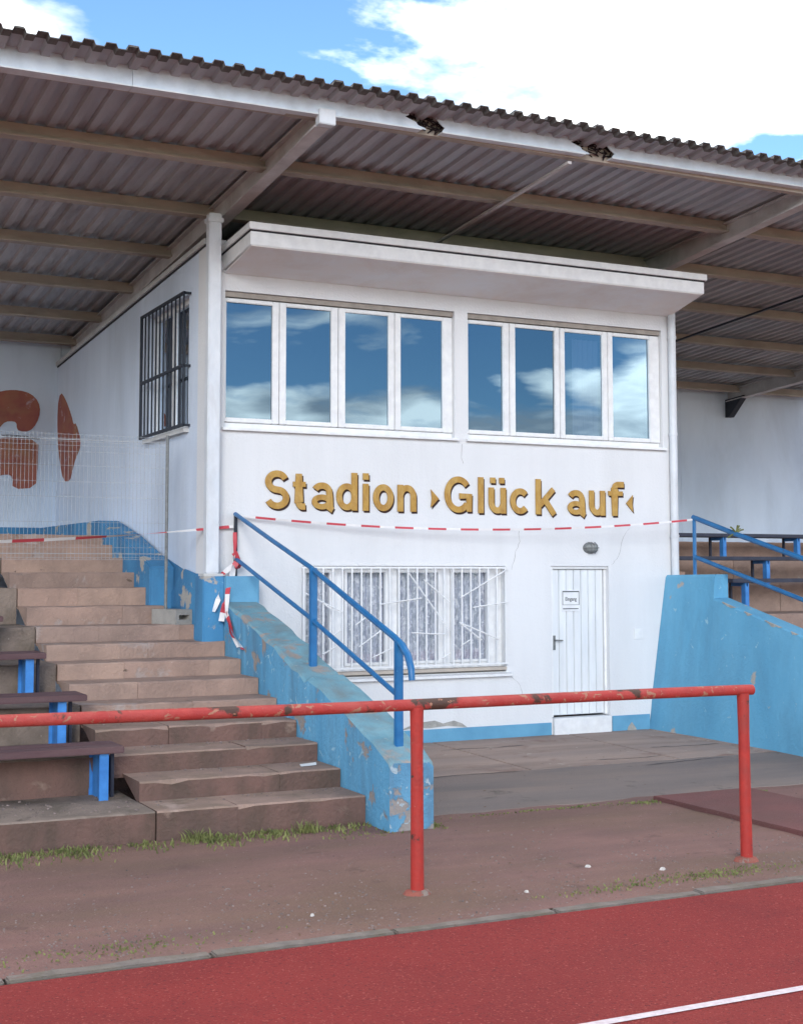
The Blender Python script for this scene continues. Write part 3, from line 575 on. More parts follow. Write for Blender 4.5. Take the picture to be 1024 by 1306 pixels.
# door
dx0, dx1 = dr
fr = MB(); fr.box(dx0, dx0+.035, .03, .12, .19, LT-.03); fr.box(dx1-.03, dx1, .06, .12, .19, LT-.03); fr.box(dx0, dx1, .03, .12, LT-.03, LT)
dfr = fr.build('door_frame', M['white_frame'], bld)
d = MB().box(dx0+.038, dx1-.034, .085, .11, .20, LT-.033).build('door', M['door_paint'], bld)
nbd = 7; wdd = (dx1-.04-dx0-.044)/nbd
bdm = MB().box(.004, wdd-.004, -.012, .012, 0, LT-.04-.205).mesh('door_board', M['door_paint'], bevel=.005)
for i in range(nbd):
    o = link('door_board', bdm, d); o.location = (dx0+.042+i*wdd, .078, .205)
MB().box(dx0+.006, dx1-.012, -.045, .12, -.01, .178).build('doorstep', M['white_frame'], bld, bevel=.006)
h = MB(); h.box(dx0+.05, dx0+.085, .055, .066, .93, 1.09); h.tube([(dx0+.068, .06, 1.04), (dx0+.068, .02, 1.04), (dx0+.16, .02, 1.035)], .008, 6); h.build('door_handle', M['lamp_metal'], d)
MB().box(4.10, 4.34, .056, .0655, 1.36, 1.60).build('door_notice', M['sign_white'], d)
sf = MB(); sf.box(4.108, 4.332, .0535, .056, 1.575, 1.587); sf.box(4.108, 4.114, .0535, .056, 1.43, 1.575); sf.box(4.326, 4.332, .0535, .056, 1.43, 1.575); sf.box(4.114, 4.326, .0535, .056, 1.43, 1.434); sf.box(4.115, 4.32, .0535, .056, 1.383, 1.393); sf.build('notice_border', M['sign_ink'], d)
# electrical cover and small things on the facade
MB().box(5.04, 5.16, -.012, -.001, 1.03, 1.15).build('wall_box', M['white_frame'], bld, bevel=.004)
# white corner pipe at the right
rp = MB().tube([(5.60, -.055, 1.6), (5.60, -.055, 4.86)], .045, 12); rp.build('downpipe', M['white_metal'], bld, smooth=True)
for z in (2.2, 3.4, 4.55): MB().tube([(5.60, -.055, z), (5.60, -.055, z+.035)], .053, 12).build('pipe_clip', M['white_metal'], bld, smooth=True)

# side window with bars
sw = MB(); yy0, yy1 = SWY; z0, z1 = SWZ
for (a, c, e, g) in ((yy0, yy1, z0, z0+.06), (yy0, yy1, z1-.06, z1), (yy0, yy0+.06, z0+.06, z1-.06), (yy1-.06, yy1, z0+.06, z1-.06), ((yy0+yy1)/2-.04, (yy0+yy1)/2+.04, z0+.06, z1-.06)): sw.box(XL+.06, XL+.12, a, c, e, g)
swi = sw.build('window', M['white_frame'], bld)
for a, c in ((yy0+.06, (yy0+yy1)/2-.04), ((yy0+yy1)/2+.04, yy1-.06)): MB().add([(XL+.09, a, z0+.05), (XL+.09, c, z0+.05), (XL+.09, c, z1-.05), (XL+.09, a, z1-.05)], [(0, 1, 2, 3)]).build('pane', M['glass_low'], swi)
b = MB(); b.box(XL+.16, XL+.17, yy0+.02, yy1-.5, z0+.02, z1-.02); b.build('curtain', M['white_frame'], swi)
MB().box(XL-.06, XL+.06, yy0-.03, yy1+.03, z0-.05, z0-.005).build('window_sill', M['coping'], swi)
g = MB(); gx = XL-.075
for z in (z0+.02, (z0+z1)/2-.06, z1-.0): g.box(gx-.012, gx+.012, yy0-.07, yy1+.06, z-.016, z+.016)
g.box(gx-.014, gx+.014, yy1+.04, yy1+.075, z0, z1+.016)
for z in (z0+.02, (z0+z1)/2-.06, z1): g.box(gx, XL+.01, yy0-.07, yy0-.045, z-.012, z+.012)
sgr = g.build('window_grille', M['dark_metal'], bld)
bm2 = MB().box(-.008, .008, -.008, .008, 0, z1-z0).mesh('bar', M['dark_metal'])
for i in range(11):
    o = link('bar', bm2, sgr); o.location = (gx, yy0-.055+(yy1-yy0+.10)*i/11, z0)
# wall paint band along the left side, over the stair plinth
pb = [(-.0, 1.72), (.5, 1.80), (1.6, 2.02), (3.2, 2.26), (4.3, 2.45), (YB, 2.42), (YB, 1.2), (-.0, .8)]
paint('painted_band', [(y, z) for y, z in pb], 'x', XL-.001, .012, M['blue_side'], bld)
gs = [(6.59, 4.38), (6.28, 4.25), (5.88, 3.97), (5.75, 3.82), (5.6, 3.84), (5.3, 3.57), (5.33, 3.47), (5.6, 3.35), (5.77, 3.2), (5.91, 3.06), (6.29, 3.08), (6.56, 3.36), (6.72, 3.72), (6.76, 4.18)]
paint('graffiti_stroke', gs, 'x', XL-.001, .006, M['graffiti'], bld)

# ------------------------------------------------------------ blue side plinth of the stairs (upper part)
sp = thing('stair_wall', 'dark blue peeling low wall beside the upper steps and the building side', 'wall', (-.25, 3, 1.2))
b = MB()
prof = [(.95, 1.0), (.95, 1.86), (1.1, 1.92), (2.2, 2.22), (3.2, 2.42), (6.75, 2.43), (6.75, 1.0)]
b.prism(prof, 'x', -.40, XL-.014); b.build('wall_body', M['blue_side'], sp, bevel=.015)
MB().prism([(-.02, .9), (-.02, 1.79), (.18, 1.79), (.55, 1.84), (.948, 1.60), (.948, .9)], 'x', -.17, XL-.014).build('wall_footing', M['blue_side'], sp, bevel=.01)

# ------------------------------------------------------------ left wedge wall
lwg = thing('stair_wall', 'sloping light blue peeling concrete wall left of the barred window with railing on top', 'wall', (.18, -2, GZ))
def wedge(path, x0, x1, m_side, m_top, parent, zb, nseg=26, jit=.008, yend=0):
    # path: list of (y,z) along the top from front to back
    ys = []; tot = path[-1][0]-path[0][0]
    pts = []
    for (ya, za), (yb, zb_) in zip(path[:-1], path[1:]):
        k = max(1, int(abs(yb-ya)/.14))
        for i in range(k): pts.append((ya+(yb-ya)*i/k, za+(zb_-za)*i/k))
    pts.append(path[-1])
    v = []; n = len(pts)
    ch = .02
    for i, (y, z) in enumerate(pts):
        j = random.uniform(-jit, jit); j2 = random.uniform(-jit, jit); e = random.uniform(.4, 1.8)
        v += [(x0, y, zb), (x0+random.uniform(-.003, .003), y, z-ch*e+j), (x0+ch*e, y, z+j), (x1-ch*e, y, z+j2), (x1, y, z-ch*e+j2), (x1, y, zb)]
    f = []; mi = []
    for i in range(n-1):
        for k in range(5):
            f.append((i*6+k, i*6+6+k, i*6+7+k, i*6+1+k)); mi.append(1 if k in (1, 2, 3) else 0)
    f.append(tuple(range(5, -1, -1))); mi.append(2); f.append(tuple((n-1)*6+k for k in range(6))); mi.append(0)
    b = MB(); b.v = v; b.f = f; b.mi = mi
    return b.build('wall_body', [m_side, m_top, M['blue_front']], parent)
wedge([(-3.98, .40), (-3.96, .425), (-3.4, .63), (-2.4, .935), (-2.33, .90), (-1.6, 1.15), (-.28, 1.515)], 0.0, .36, M['blue_worn'], M['blue_top'], lwg, GZ-.06)
MB().box(.0, .36, -.278, -.008, 0, 1.765).build('end_block', M['blue_plinth'], lwg, bevel=.012)

# ------------------------------------------------------------ right wedge wall (battered left face)
rwg = thing('stair_wall', 'large bright blue retaining wall right of the door with sloping top', 'wall', (5.5, -2, GZ))
def batter(y0, y1, zt0, zt1, xb0, xb1, name, m):
    f0 = 5.50; b = MB()
    X = lambda y, z, xb: xb+(f0-xb)*min(1, max(0, z/1.75))
    n = 8; v = []; f = []
    for i in range(n+1):
        t = i/n; y = y0+(y1-y0)*t; zt_ = zt0+(zt1-zt0)*t; xb = xb0+(xb1-xb0)*t
        for q in (0, .33, .66, .985): z = -.12+(zt_+.12)*q; v.append((X(y, z, xb), y, z))
        v.append((X(y, zt_, xb)+.02, y, zt_)); v.append((5.68, y, zt_)); v.append((5.68, y, -.12))
    for i in range(n):
        for k in range(6): a = i*7+k; f.append((a, a+7, a+8, a+1))
    f.append(tuple(range(6, -1, -1))); f.append(tuple(n*7+k for k in range(7)))
    b.add(v, f); return b.build(name, m, rwg)
batter(-4.0, -.90, .72, 1.515, 5.42, 5.30, 'wall_body', M['blue_wall'])
batter(-.898, -.004, 1.775, 1.765, 5.30, 5.22, 'end_block', M['blue_wall'])

for y, l in ((-1.05, .22), (-1.42, .12), (-1.75, .26), (-2.15, .10), (-2.35, .16)):
    zc = 1.515-(y+.90)*-.2565; n = 7; lo = []; hi = []
    for q in range(n+1):
        yy = y-l*q/n; zz = 1.515+(yy+.90)*.2565; t_ = math.sin(math.pi*q/n)
        hi.append((yy, zz-.004)); lo.append((yy, zz-.006-t_*random.uniform(.012, .035)))
    XF = lambda yy, zz: (5.30+.0387*(-.9-yy)) + (5.50-(5.30+.0387*(-.9-yy)))*zz/1.75
    v = [(XF(a_, c_)-.004, a_, c_) for a_, c_ in hi+lo[::-1]]; w_ = [(x_+.02, a_, c_) for x_, a_, c_ in v]; m_ = len(v)
    MB().add(v+w_, [tuple(range(m_))]+[(q, (q+1) % m_, (q+1) % m_+m_, q+m_) for q in range(m_)]).build('paint_chip', M['plaster_patch'], rwg)
# ------------------------------------------------------------ roof of the stand
SL = .07
ZBm = lambda y: 5.68-SL*(y+2.55)          # underside of purlins
roof = thing('stand_roof', 'brown corrugated cantilever roof on steel rafters over the whole stand', 'roof', (4, 2, 5.5))
PT = .125
py_ = [-2.50, -1.17, .33, 1.84, 3.46, 5.02, 6.45]
XA, XB_ = -6.2, 17.2
for i, y in enumerate(py_):
    zb_ = ZBm(y)
    b = MB()
    if i == 0: b.box(XA, XB_, y+.02, y+.10, zb_+.01, zb_+PT+.02)
    else:
        b.box(XA, XB_, y+.01, y+.08, zb_+.02, zb_+PT); b.box(XA, XB_, y-.03, y+.10, zb_, zb_+.02)
    b.build('purlin', M['purlin'], roof)
RX = [-5.9, .07, 5.55, 12.08]
for i, x in enumerate(RX):
    b = MB(); y0, y1 = -2.50, 6.78
    z0 = lambda y: ZBm(y)-.075-.02*min(2.4, y+2.5); z1 = lambda y: ZBm(y)+.10
    for ya, yb in ((y0, -.1), (-.1, y1)):
        for xa, xc, fa, fc in ((x-.065, x+.065, z0, lambda y: z0(y)+.018), (x-.012, x+.012, lambda y: z0(y)+.018, lambda y: z1(y)-.015), (x-.065, x+.065, lambda y: z1(y)-.015, z1)):
            b.hexa([(xa, ya, fa(ya)), (xc, ya, fa(ya)), (xc, yb, fa(yb)), (xa, yb, fa(yb))], [(xa, ya, fc(ya)), (xc, ya, fc(ya)), (xc, yb, fc(yb)), (xa, yb, fc(yb))])
    rf = b.build('rafter', M['rafter'], roof)
    MB().box(x-.06, x+.09, -2.60, -2.50, 5.605, 5.742).build('end_cap', M['white_metal'], rf, bevel=.006)
# thin ties under the sheets
def tie(x, y0, y1, m, r=.018, dz=-.02):
    MB().hexa([(x-r, y0, ZBm(y0)+dz-.03), (x+r, y0, ZBm(y0)+dz-.03), (x+r, y1, ZBm(y1)+dz-.03), (x-r, y1, ZBm(y1)+dz-.03)], [(x-r, y0, ZBm(y0)+dz-.005), (x+r, y0, ZBm(y0)+dz-.005), (x+r, y1, ZBm(y1)+dz-.005), (x-r, y1, ZBm(y1)+dz-.005)]).build('tie_bar', m, roof)
tie(2.60, -2.48, 1.9, M['rafter'], .02)
tie(8.25, -2.48, 6.7, M['dark_metal'], .014)
# fascia: thin white casing, torn at two places
FZ0 = lambda x: 5.700+.006*x; FZ1 = lambda x: 5.872+.006*x
def fascia(x0, x1, ragl, ragr):
    n = 6; bot = []; top = []
    L = [(x0, FZ0(x0)), (x0, FZ1(x0))] if not ragl else [(x0+.00, FZ0(x0)), (x0+.03, FZ0(x0)+.04), (x0-.02, FZ0(x0)+.075), (x0-.06, FZ0(x0)+.12), (x0-.05, FZ0(x0)+.15), (x0-.1, FZ1(x0))]
    Rr = [(x1, FZ1(x1)), (x1, FZ0(x1))] if not ragr else [(x1-.14, FZ1(x1)), (x1-.12, FZ0(x1)+.11), (x1-.16, FZ0(x1)+.09), (x1-.05, FZ0(x1)+.055), (x1-.03, FZ0(x1)+.03), (x1+.04, FZ0(x1)+.012), (x1+.05, FZ0(x1))]
    o = MB().prism(L+Rr, 'y', -2.562, -2.55).build('fascia_board', M['fascia_white'], roof)
    MB().box(x0, x1, -2.575, -2.44, -.012, 0).build('fascia_flange', M['white_metal'], o)
    fl = o.children[0]; 
    me = fl.data
    for v in me.vertices: v.co.z += FZ0(v.co.x)
    return o
fascia(-6.2, -1.6, 0, 0); fascia(-1.596, .995, 0, 1); fascia(1.20, 2.72, 1, 1); fascia(3.02, 5.45, 1, 0); fascia(5.454, 9.5, 0, 0); fascia(9.504, 17.2, 0, 0)
for a, c in ((.78, 1.30), (2.52, 3.10)):
    b = MB()
    for i in range(70):
        p = Vector((random.uniform(a, c), random.uniform(-2.52, -2.48), FZ0(a)+random.uniform(.02, .15))); d_ = Vector((random.uniform(-1, 1), random.uniform(-.2, .2), random.uniform(-.5, .5))).normalized()*random.uniform(.02, .05)
        b.tube([p-d_, p+d_], .006, 4)
    b.box(a, c, -2.475, -2.465, FZ0(a)+.0, FZ0(a)+.17)  # dark backing sheet behind the straws, painting the shade inside the torn hole
    stuff(b.build('nest_and_hole_dark', M['nest'], roof))
# corrugated sheets, each its own part: 5 ribs wide, three lengths
PIT = .1737; XS0 = -2.59-PIT*20
amp = .035
def sheet_mesh(y0, y1, dz):
    v = []; f = []; n = 5
    prof = []
    for r_ in range(n+1):
        if r_ < n: prof += [(r_*PIT+.0, amp), (r_*PIT+.078, amp), (r_*PIT+.092, 0), (r_*PIT+.160, 0)]
        else: prof += [(r_*PIT, amp), (r_*PIT+.070, amp)]
    ny = 3
    for j in range(ny+1):
        y = [y0, y0+.11 if y0 < -2 else y0+.6, (y0+y1)/2, y1][j]
        for x, h_ in prof: v.append((x, y, ZBm(y)+PT+.008+h_+dz)); 
    m = len(prof)
    for j in range(ny):
        for i in range(m-1): a = j*m+i; f.append((a, a+1, a+m+1, a+m))
    k = len(v); v += [(x, y, z+.007) for x, y, z in v[:k]]
    f += [tuple(q+k for q in reversed(t)) for t in f[:]]
    for i in range(m-1): f.append((i, i+1, i+1+k, i+k)); a = ny*m+i; f.append((a+1, a, a+k, a+1+k))
    b = MB().add(v, f)
    if y0 < -2: b.mi = [1 if min(v[q][1] for q in t) < y0+.05 and max(v[q][1] for q in t) < y0+.2 else 0 for t in f]
    return b.mesh('corrugated_sheet', [M['roof_sheet'], M['roof_edge']])
rows = [sheet_mesh(-2.90, .50, 0), sheet_mesh(.34, 3.74, .012), sheet_mesh(3.58, 7.1, .024)]
mats3 = [M['roof_sheet'], mat('roof_sheet_b', (.44, .465, .495, 1), (.36, .385, .415, 1), scale=1.9, rough=.9, bump=.2, grime=(.32, .27, .26, 1), gscale=1.3, gmix=.5, stretch=(3, .5, 1)),
         mat('roof_sheet_c', (.53, .54, .555, 1), (.44, .45, .47, 1), scale=1.4, rough=.9, bump=.2, grime=(.13, .10, .09, 1), gscale=1.3, gmix=.6, stretch=(3, .5, 1))]
var = []
for me in rows:
    l = [me]
    for mm in mats3[1:]:
        c = me.copy(); c.materials[0] = mm; l.append(c)
    var.append(l)
for c in range(23):
    for r_ in range(3):
        o = link('corrugated_sheet', random.choice(var[r_]), roof); o.location = (XS0+c*5*PIT, 0, (c % 2)*.0075)
# wall bracket under the third rafter
MB().prism([(6.3, ZBm(6.3)-.08), (6.8, ZBm(6.8)-.08), (6.8, 4.62), (6.7, 4.62)], 'x', 12.02, 12.14).build('wall_bracket', M['dark_metal'], roof)

post = thing('roof_post', 'square white steel post carrying the roof at the left building corner', 'post', (-.10, -.15, 1.79))
MB().box(-.165, -.035, -.20, -.09, 1.79, 5.385).build('post_shaft', M['white_metal'], post, bevel=.01)
MB().box(-.18, -.02, -.215, -.075, 5.29, 5.34).build('post_collar', M['white_metal'], post, bevel=.006)
MB().box(-.20, -.0, -.23, -.06, 1.765, 1.79).build('base_plate', M['coping'], post)
MB().box(-.22, .0-.002, -.276, -.02, .9, 1.764).build('post_footing', M['blue_side'], post, bevel=.01)

# ------------------------------------------------------------ gold lettering
sign = thing('lettering', 'gold painted three dimensional lettering reading Stadion Glück auf on the white facade', 'sign', (2.8, 0, 2.43))
LT_ = [('S', .505, .770), ('t', .813, .952), ('a', 1.021, 1.262), ('d', 1.295, 1.535), ('i', 1.600, 1.670), ('o', 1.718, 1.955), ('n', 2.004, 2.225), ('\u203a', 2.403, 2.500),
       ('G', 2.570, 2.905), ('l', 2.985, 3.050), ('\u00fc', 3.117, 3.335), ('c', 3.390, 3.645), ('k', 3.722, 3.990), ('a', 4.142, 4.380), ('u', 4.433, 4.650), ('f', 4.698, 4.912), ('\u2039', 4.945, 5.040)]
CAP, XH, SW = .395, .285, .066; BASE = 2.445
def arc(cx, cy, rx, ry, a0, a1, n=18): return [(cx+rx*math.cos(R(a0+(a1-a0)*i/n)), cy+ry*math.sin(R(a0+(a1-a0)*i/n))) for i in range(n+1)]
def strokes(ch, W):
    h = SW/2; rx = (W-SW)/2; xr = XH-SW; oy = (XH-SW)/2
    if ch == 'o': return [(arc(W/2, XH/2, rx, oy, 0, 360, 32), SW)]
    if ch == 'c': return [(arc(W/2, XH/2, rx, oy, 42, 318, 26), SW)]
    if ch == 'l': return [([(h, 0), (h, CAP)], SW)]
    if ch == 'i': return [([(h, 0), (h, XH)], SW), ([(h, CAP-.068), (h, CAP)], SW)]
    if ch == 'n': return [([(h, 0), (h, XH)], SW), (arc(W/2, XH*.56, rx, XH*.44-h, 172, 0, 14)+[(W-h, 0)], SW)]
    if ch in 'u\u00fc':
        q = [([(W-h, 0), (W-h, XH)], SW), ([(h, XH)]+arc(W/2, XH*.44, rx, XH*.44-h, 180, 352, 14), SW)]
        if ch != 'u': q += [([(W*.24, CAP-.062), (W*.24, CAP)], SW*.95), ([(W*.76, CAP-.062), (W*.76, CAP)], SW*.95)]
        return q
    if ch == 'd': return [([(W-h, 0), (W-h, CAP)], SW), (arc(W/2, XH/2, rx, oy, 0, 360, 32), SW*.95)]
    if ch == 'a': return [(arc(W*.47, XH*.66, rx*.92, XH*.34-h, 158, 10, 14)+[(W-h-.008, XH*.5), (W-h-.008, h*.6), (W-h*.2, 0)], SW), (arc(W*.46, XH*.29, rx*.93, XH*.29-h, 0, 360, 28), SW*.86)]
    if ch == 't': return [([(W*.46, CAP*.93), (W*.46, XH*.25)]+arc(W*.46+.04, XH*.25, .04, XH*.25-h*.9, 180, 275, 8)+[(W-.004, h*.95)], SW), ([(0, XH-h*.8), (W, XH-h*.8)], SW*.8)]
    if ch == 'f': return [([(W*.40, 0), (W*.40, CAP*.80)]+arc(W*.40+.052, CAP*.80, .052, CAP*.20-h, 180, 85, 8)+[(W, CAP-h)], SW), ([(0, XH-h*.8), (W*.92, XH-h*.8)], SW*.8)]
    if ch == 'k': return [([(h, 0), (h, CAP)], SW), ([(h*1.6, XH*.36), (W-h*1.1, XH)], SW*.9), ([(W*.42, XH*.60), (W-h*.9, 0)], SW)]
    if ch == 'G': return [(arc(W/2, CAP/2, rx, (CAP-SW)/2, 38, 322, 34), SW), ([(W*.54, CAP*.46), (W-h, CAP*.46), (W-h, .012)], SW*.92)]
    if ch == 'S':
        ry = (CAP-SW)/4
        return [(arc(W/2, CAP-h-ry, rx*.95, ry, 22, 250, 18)+arc(W/2, h+ry, rx, ry, 70, -158, 18), SW)]
def stroke_mesh(b, pts, w, y0, y1, dx=0, dz=0):
    closed = math.hypot(pts[0][0]-pts[-1][0], pts[0][1]-pts[-1][1]) < 1e-6
    n = len(pts); v = []
    for i, (x, z) in enumerate(pts):
        a_ = pts[i-1] if i > 0 else (pts[-2] if closed else pts[0]); c_ = pts[i+1] if i < n-1 else (pts[1] if closed else pts[-1])
        tx, tz = c_[0]-a_[0], c_[1]-a_[1]; l = math.hypot(tx, tz) or 1; nx, nz = -tz/l, tx/l
        k = 1.0
        if 0 < i < n-1:
            t1 = (x-a_[0], z-a_[1]); t2 = (c_[0]-x, c_[1]-z); l1 = math.hypot(*t1); l2 = math.hypot(*t2)
            cosv = (t1[0]*t2[0]+t1[1]*t2[1])/(l1*l2+1e-9); k = 1/max(.6, math.sqrt(max(.01, (1+cosv)/2)))
        for sg in (1, -1):
            X, Z = x+nx*w/2*k*sg+dx, z+nz*w/2*k*sg+dz
            v += [(X, y0, Z), (X, y1, Z)]
    f = []
    for i in range(n-1):
        a = i*4; f += [(a, a+2, a+6, a+4), (a+1, a+5, a+7, a+3), (a, a+4, a+5, a+1), (a+2, a+3, a+7, a+6)]
    if not closed: f += [(0, 1, 3, 2), ((n-1)*4, (n-1)*4+2, (n-1)*4+3, (n-1)*4+1)]
    b.add(v, f)
for ch, xa, xb in LT_:
    if ch in '\u203a\u2039':
        d_ = 1 if ch == '\u203a' else -1; ys0, ys1 = BASE+.05, BASE+.245
        A = xa if d_ > 0 else xb; B = xb if d_ > 0 else xa
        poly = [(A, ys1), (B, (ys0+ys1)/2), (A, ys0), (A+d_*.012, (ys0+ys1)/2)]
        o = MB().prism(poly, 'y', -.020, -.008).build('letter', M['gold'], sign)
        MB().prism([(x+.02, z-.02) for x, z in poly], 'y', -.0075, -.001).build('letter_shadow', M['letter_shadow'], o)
        continue
    g = MB(); g2 = MB()
    for q, (pts, w) in enumerate(strokes(ch, xb-xa)):
        P_ = [(xa+x, BASE+z) for x, z in pts]
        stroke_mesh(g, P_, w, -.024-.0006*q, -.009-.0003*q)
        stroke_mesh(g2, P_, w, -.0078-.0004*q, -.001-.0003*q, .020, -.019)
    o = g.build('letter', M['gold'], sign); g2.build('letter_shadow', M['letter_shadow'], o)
# notice text on the door
cu = bpy.data.curves.new('notice_text', 'FONT'); cu.body = 'Eingang'; cu.size = .060; cu.extrude = .001; cu.align_x = 'CENTER'; cu.offset = .0006
to = bpy.data.objects.new('notice_text', cu); sc.collection.objects.link(to); bpy.context.view_layer.update()
me = bpy.data.meshes.new_from_object(to.evaluated_get(bpy.context.evaluated_depsgraph_get())); bpy.data.objects.remove(to)
for v in me.vertices: v.co = (4.22+v.co.x*.85, .0545-v.co.z, 1.478+v.co.y)
me.materials.clear(); me.materials.append(M['sign_ink']); link('notice_text', me, d)

# wall lamp above the door
lamp = thing('wall_lamp', 'small oval grey bulkhead lamp with cage above the white door', 'lamp', (4.45, 0, 2.07))
def dome(cx, cz, rx, rz, dep, y0, n=20, k=5):
    v = []; f = []
    for i in range(k):
        t = i/(k-1)*math.pi/2
        for j in range(n): a = 2*math.pi*j/n; v.append((cx+rx*math.cos(a)*math.cos(t*.93), y0-dep*math.sin(t), cz+rz*math.sin(a)*math.cos(t*.93)))
    for i in range(k-1):
        for j in range(n): f.append((i*n+j, i*n+(j+1) % n, (i+1)*n+(j+1) % n, (i+1)*n+j))
    f.append(tuple((k-1)*n+j for j in range(n))); f.append(tuple(range(n-1, -1, -1)))
    return MB().add(v, f)
dome(4.45, 2.075, .10, .068, .04, -.001).build('lamp_base', M['lamp_metal'], lamp, smooth=True)
lens = mat('lamp_lens', (.30, .32, .31, 1), rough=.25, bump=.3, bscale=90)
dome(4.45, 2.075, .075, .047, .06, -.035).build('lamp_lens', lens, lamp, smooth=True)
cg = MB()
for s_ in (-.04, 0, .04): cg.tube([(4.45+s_, -.03, 2.01), (4.45+s_, -.09, 2.045), (4.45+s_, -.10, 2.075), (4.45+s_, -.09, 2.105), (4.45+s_, -.03, 2.14)], .005, 5)
cg.tube([(4.35, -.03, 2.075), (4.39, -.09, 2.075), (4.45, -.102, 2.075), (4.51, -.09, 2.075), (4.55, -.03, 2.075)], .005, 5); cg.build('lamp_cage', M['lamp_metal'], lamp)

# ------------------------------------------------------------ railings
def smooth_path(p, k=4):
    out = []
    for i in range(len(p)-1):
        for j in range(k): t = j/k; out.append(tuple(p[i][q]*(1-t)+p[i+1][q]*t for q in range(3)))
    out.append(p[-1]); return out
rl = thing('handrail', 'blue steel handrail running down the left sloping wall to a curved end', 'railing', (.2, -2, .5))
RXX = .19
MB().tube([(RXX, -.03, 2.385), (RXX, -1.0, 2.115), (RXX, -2.0, 1.845), (RXX, -3.0, 1.52), (RXX, -3.66, 1.31), (RXX, -3.80, 1.255), (RXX, -3.90, 1.18), (RXX, -3.955, 1.08), (RXX, -3.965, 1.0)], [.022, .022, .022, .026, .026, .027, .028, .027, .024], 10).build('top_rail', M['blue_paint'], rl, smooth=True)
MB().tube([(RXX, -.03, 1.945), (RXX, -2.0, 1.405), (RXX, -3.72, .875)], .021, 10).build('lower_rail', M['blue_paint'], rl, smooth=True)
MB().box(RXX-.013, RXX+.013, -.06, -.02, 1.76, 2.39).build('rail_post', M['dark_metal'], rl)
for y, za, zb in ((-2.06, .98, 1.84), (-3.74, .44, 1.285)): MB().box(RXX-.032, RXX+.032, y-.022, y+.022, za, zb).build('rail_post', M['blue_paint'], rl, bevel=.006)
RRX = 5.60
rr = thing('handrail', 'blue steel handrail above the big right blue wall by the benches', 'railing', (RRX, -2, 1.5))
MB().tube([(RRX, -.40, 2.43), (RRX, -1.16, 2.212), (RRX, -2.14, 1.95), (RRX, -4.0, 1.42)], .028, 10).build('top_rail', M['blue_paint'], rr, smooth=True)
MB().tube([(RRX, -.42, 1.975), (RRX, -2.13, 1.525), (RRX, -4.0, 1.03)], .024, 10).build('lower_rail', M['blue_paint'], rr, smooth=True)
MB().tube([(RRX, -.42, 1.77), (RRX, -.42, 2.44)], .022, 8).build('rail_post', M['blue_paint'], rr, smooth=True)
for y, za, zb in ((-2.65, .98, 1.8), (-3.95, .7, 1.42)): MB().box(RRX-.03, RRX+.03, y-.022, y+.022, za, zb).build('rail_post', M['blue_paint'], rr, bevel=.006)
# barrier rail by the track
br = thing('barrier_rail', 'chipped red tubular barrier rail standing between the stand and the track', 'railing', (-.7, -5.8, GZ))
yr = lambda x: -5.80-.055*(x+.7)*.9
pts = [(x, yr(x), 1.018+.004*math.sin(x*1.3)) for x in [-6+.35*i for i in range(23)]]+[(1.735, yr(1.735), 1.02)]
MB().tube(pts, .034, 12).build('top_rail', M['rail_worn'], br, smooth=True)
for x in (-.70, 1.66, -3.25, -5.6):
    y = yr(x); n = 4
    MB().tube([(x+.006*i/n*(1 if x > 0 else .3), y, 1.0-(1.09)*i/n) for i in range(n+1)], [.041, .037, .038, .039, .040], 12).build('rail_post', M['red_paint'], br, smooth=True)
    rp = dome(x, 0, .095, .08, .05, 0, 14, 3)
    rp.v = [(X_, y+Z_, GZ-.01-Y_*.9) for X_, Y_, Z_ in rp.v]
    rp.build('post_foot', M['foot_paint'], br, smooth=False)

# ------------------------------------------------------------ benches
def bench(label, xe, xl, y, ztop, zfoot, legs, grp, m_wood, right=False):
    t = thing('bench', label, 'bench', (xe, y, zfoot), grp)
    th = .05
    a, c = (xl, xe) if not right else (xe, xl)
    for q in range(2): 
        n = 8; yy = y+q*.205
        MB().hexa([(a, yy, ztop-th), (c, yy, ztop-th), (c, yy+.195, ztop-th), (a, yy+.195, ztop-th)], [(a, yy, ztop), (c, yy, ztop), (c, yy+.195, ztop), (a, yy+.195, ztop)]).build('seat_plank', m_wood, t, bevel=.006)
    if right:
        for lx in legs:
            MB().box(lx-.03, lx+.03, y+.03, y+.11, zfoot-.01, ztop-th).build('leg', M['blue_leg'], t, bevel=.003)
            MB().box(lx-.012, lx+.012, y+.33, y+.37, zfoot-.01, ztop-th).build('leg', M['bench_dark'], t)
            MB().box(lx-.01, lx+.01, y+.03, y+.37, ztop-th-.045, ztop-th-.001).build('bracket', M['blue_leg'], t)
        return t
    for lx in legs:
        l = MB(); l.box(lx-.008, lx+.008, y+.06, y+.36, zfoot-.01, ztop-th-.0)   # web
        l.box(lx-.035, lx+.035, y+.045, y+.06, zfoot-.01, ztop-th); l.box(lx-.035, lx+.035, y+.36, y+.375, zfoot-.01, ztop-th)
        l.build('leg', M['blue_leg'], t, bevel=.003)
        MB().box(lx+.09, lx+.115, y+.20, y+.23, zfoot-.01, ztop-th).build('brace', M['bench_dark'], t)
    return t
G1 = 'dark plank benches on the left tiers'
bench('lowest left bench with dark brown planks over a deep black shadow', -1.70, -6.5, -2.98, .515, TZ[1], (-1.84, -4.6), G1, M['bench_wood'])
bench('second lowest left bench just behind the red rail', -1.76, -6.5, -2.06, .825, TZ[2], (-1.95, -4.6), G1, M['bench_wood'])
bench('third left bench from the bottom, with a bright blue leg on a worn tier corner', -1.90, -6.5, -1.16, 1.115, TZ[3], (-2.03, -4.6), G1, M['bench_wood'])
bench('uppermost visible left bench, cut off by the left edge', -2.10, -6.5, -.24, 1.405, TZ[4], (-2.26, -4.6), G1, M['bench_wood'])
G2 = 'dark benches on the right tiers'
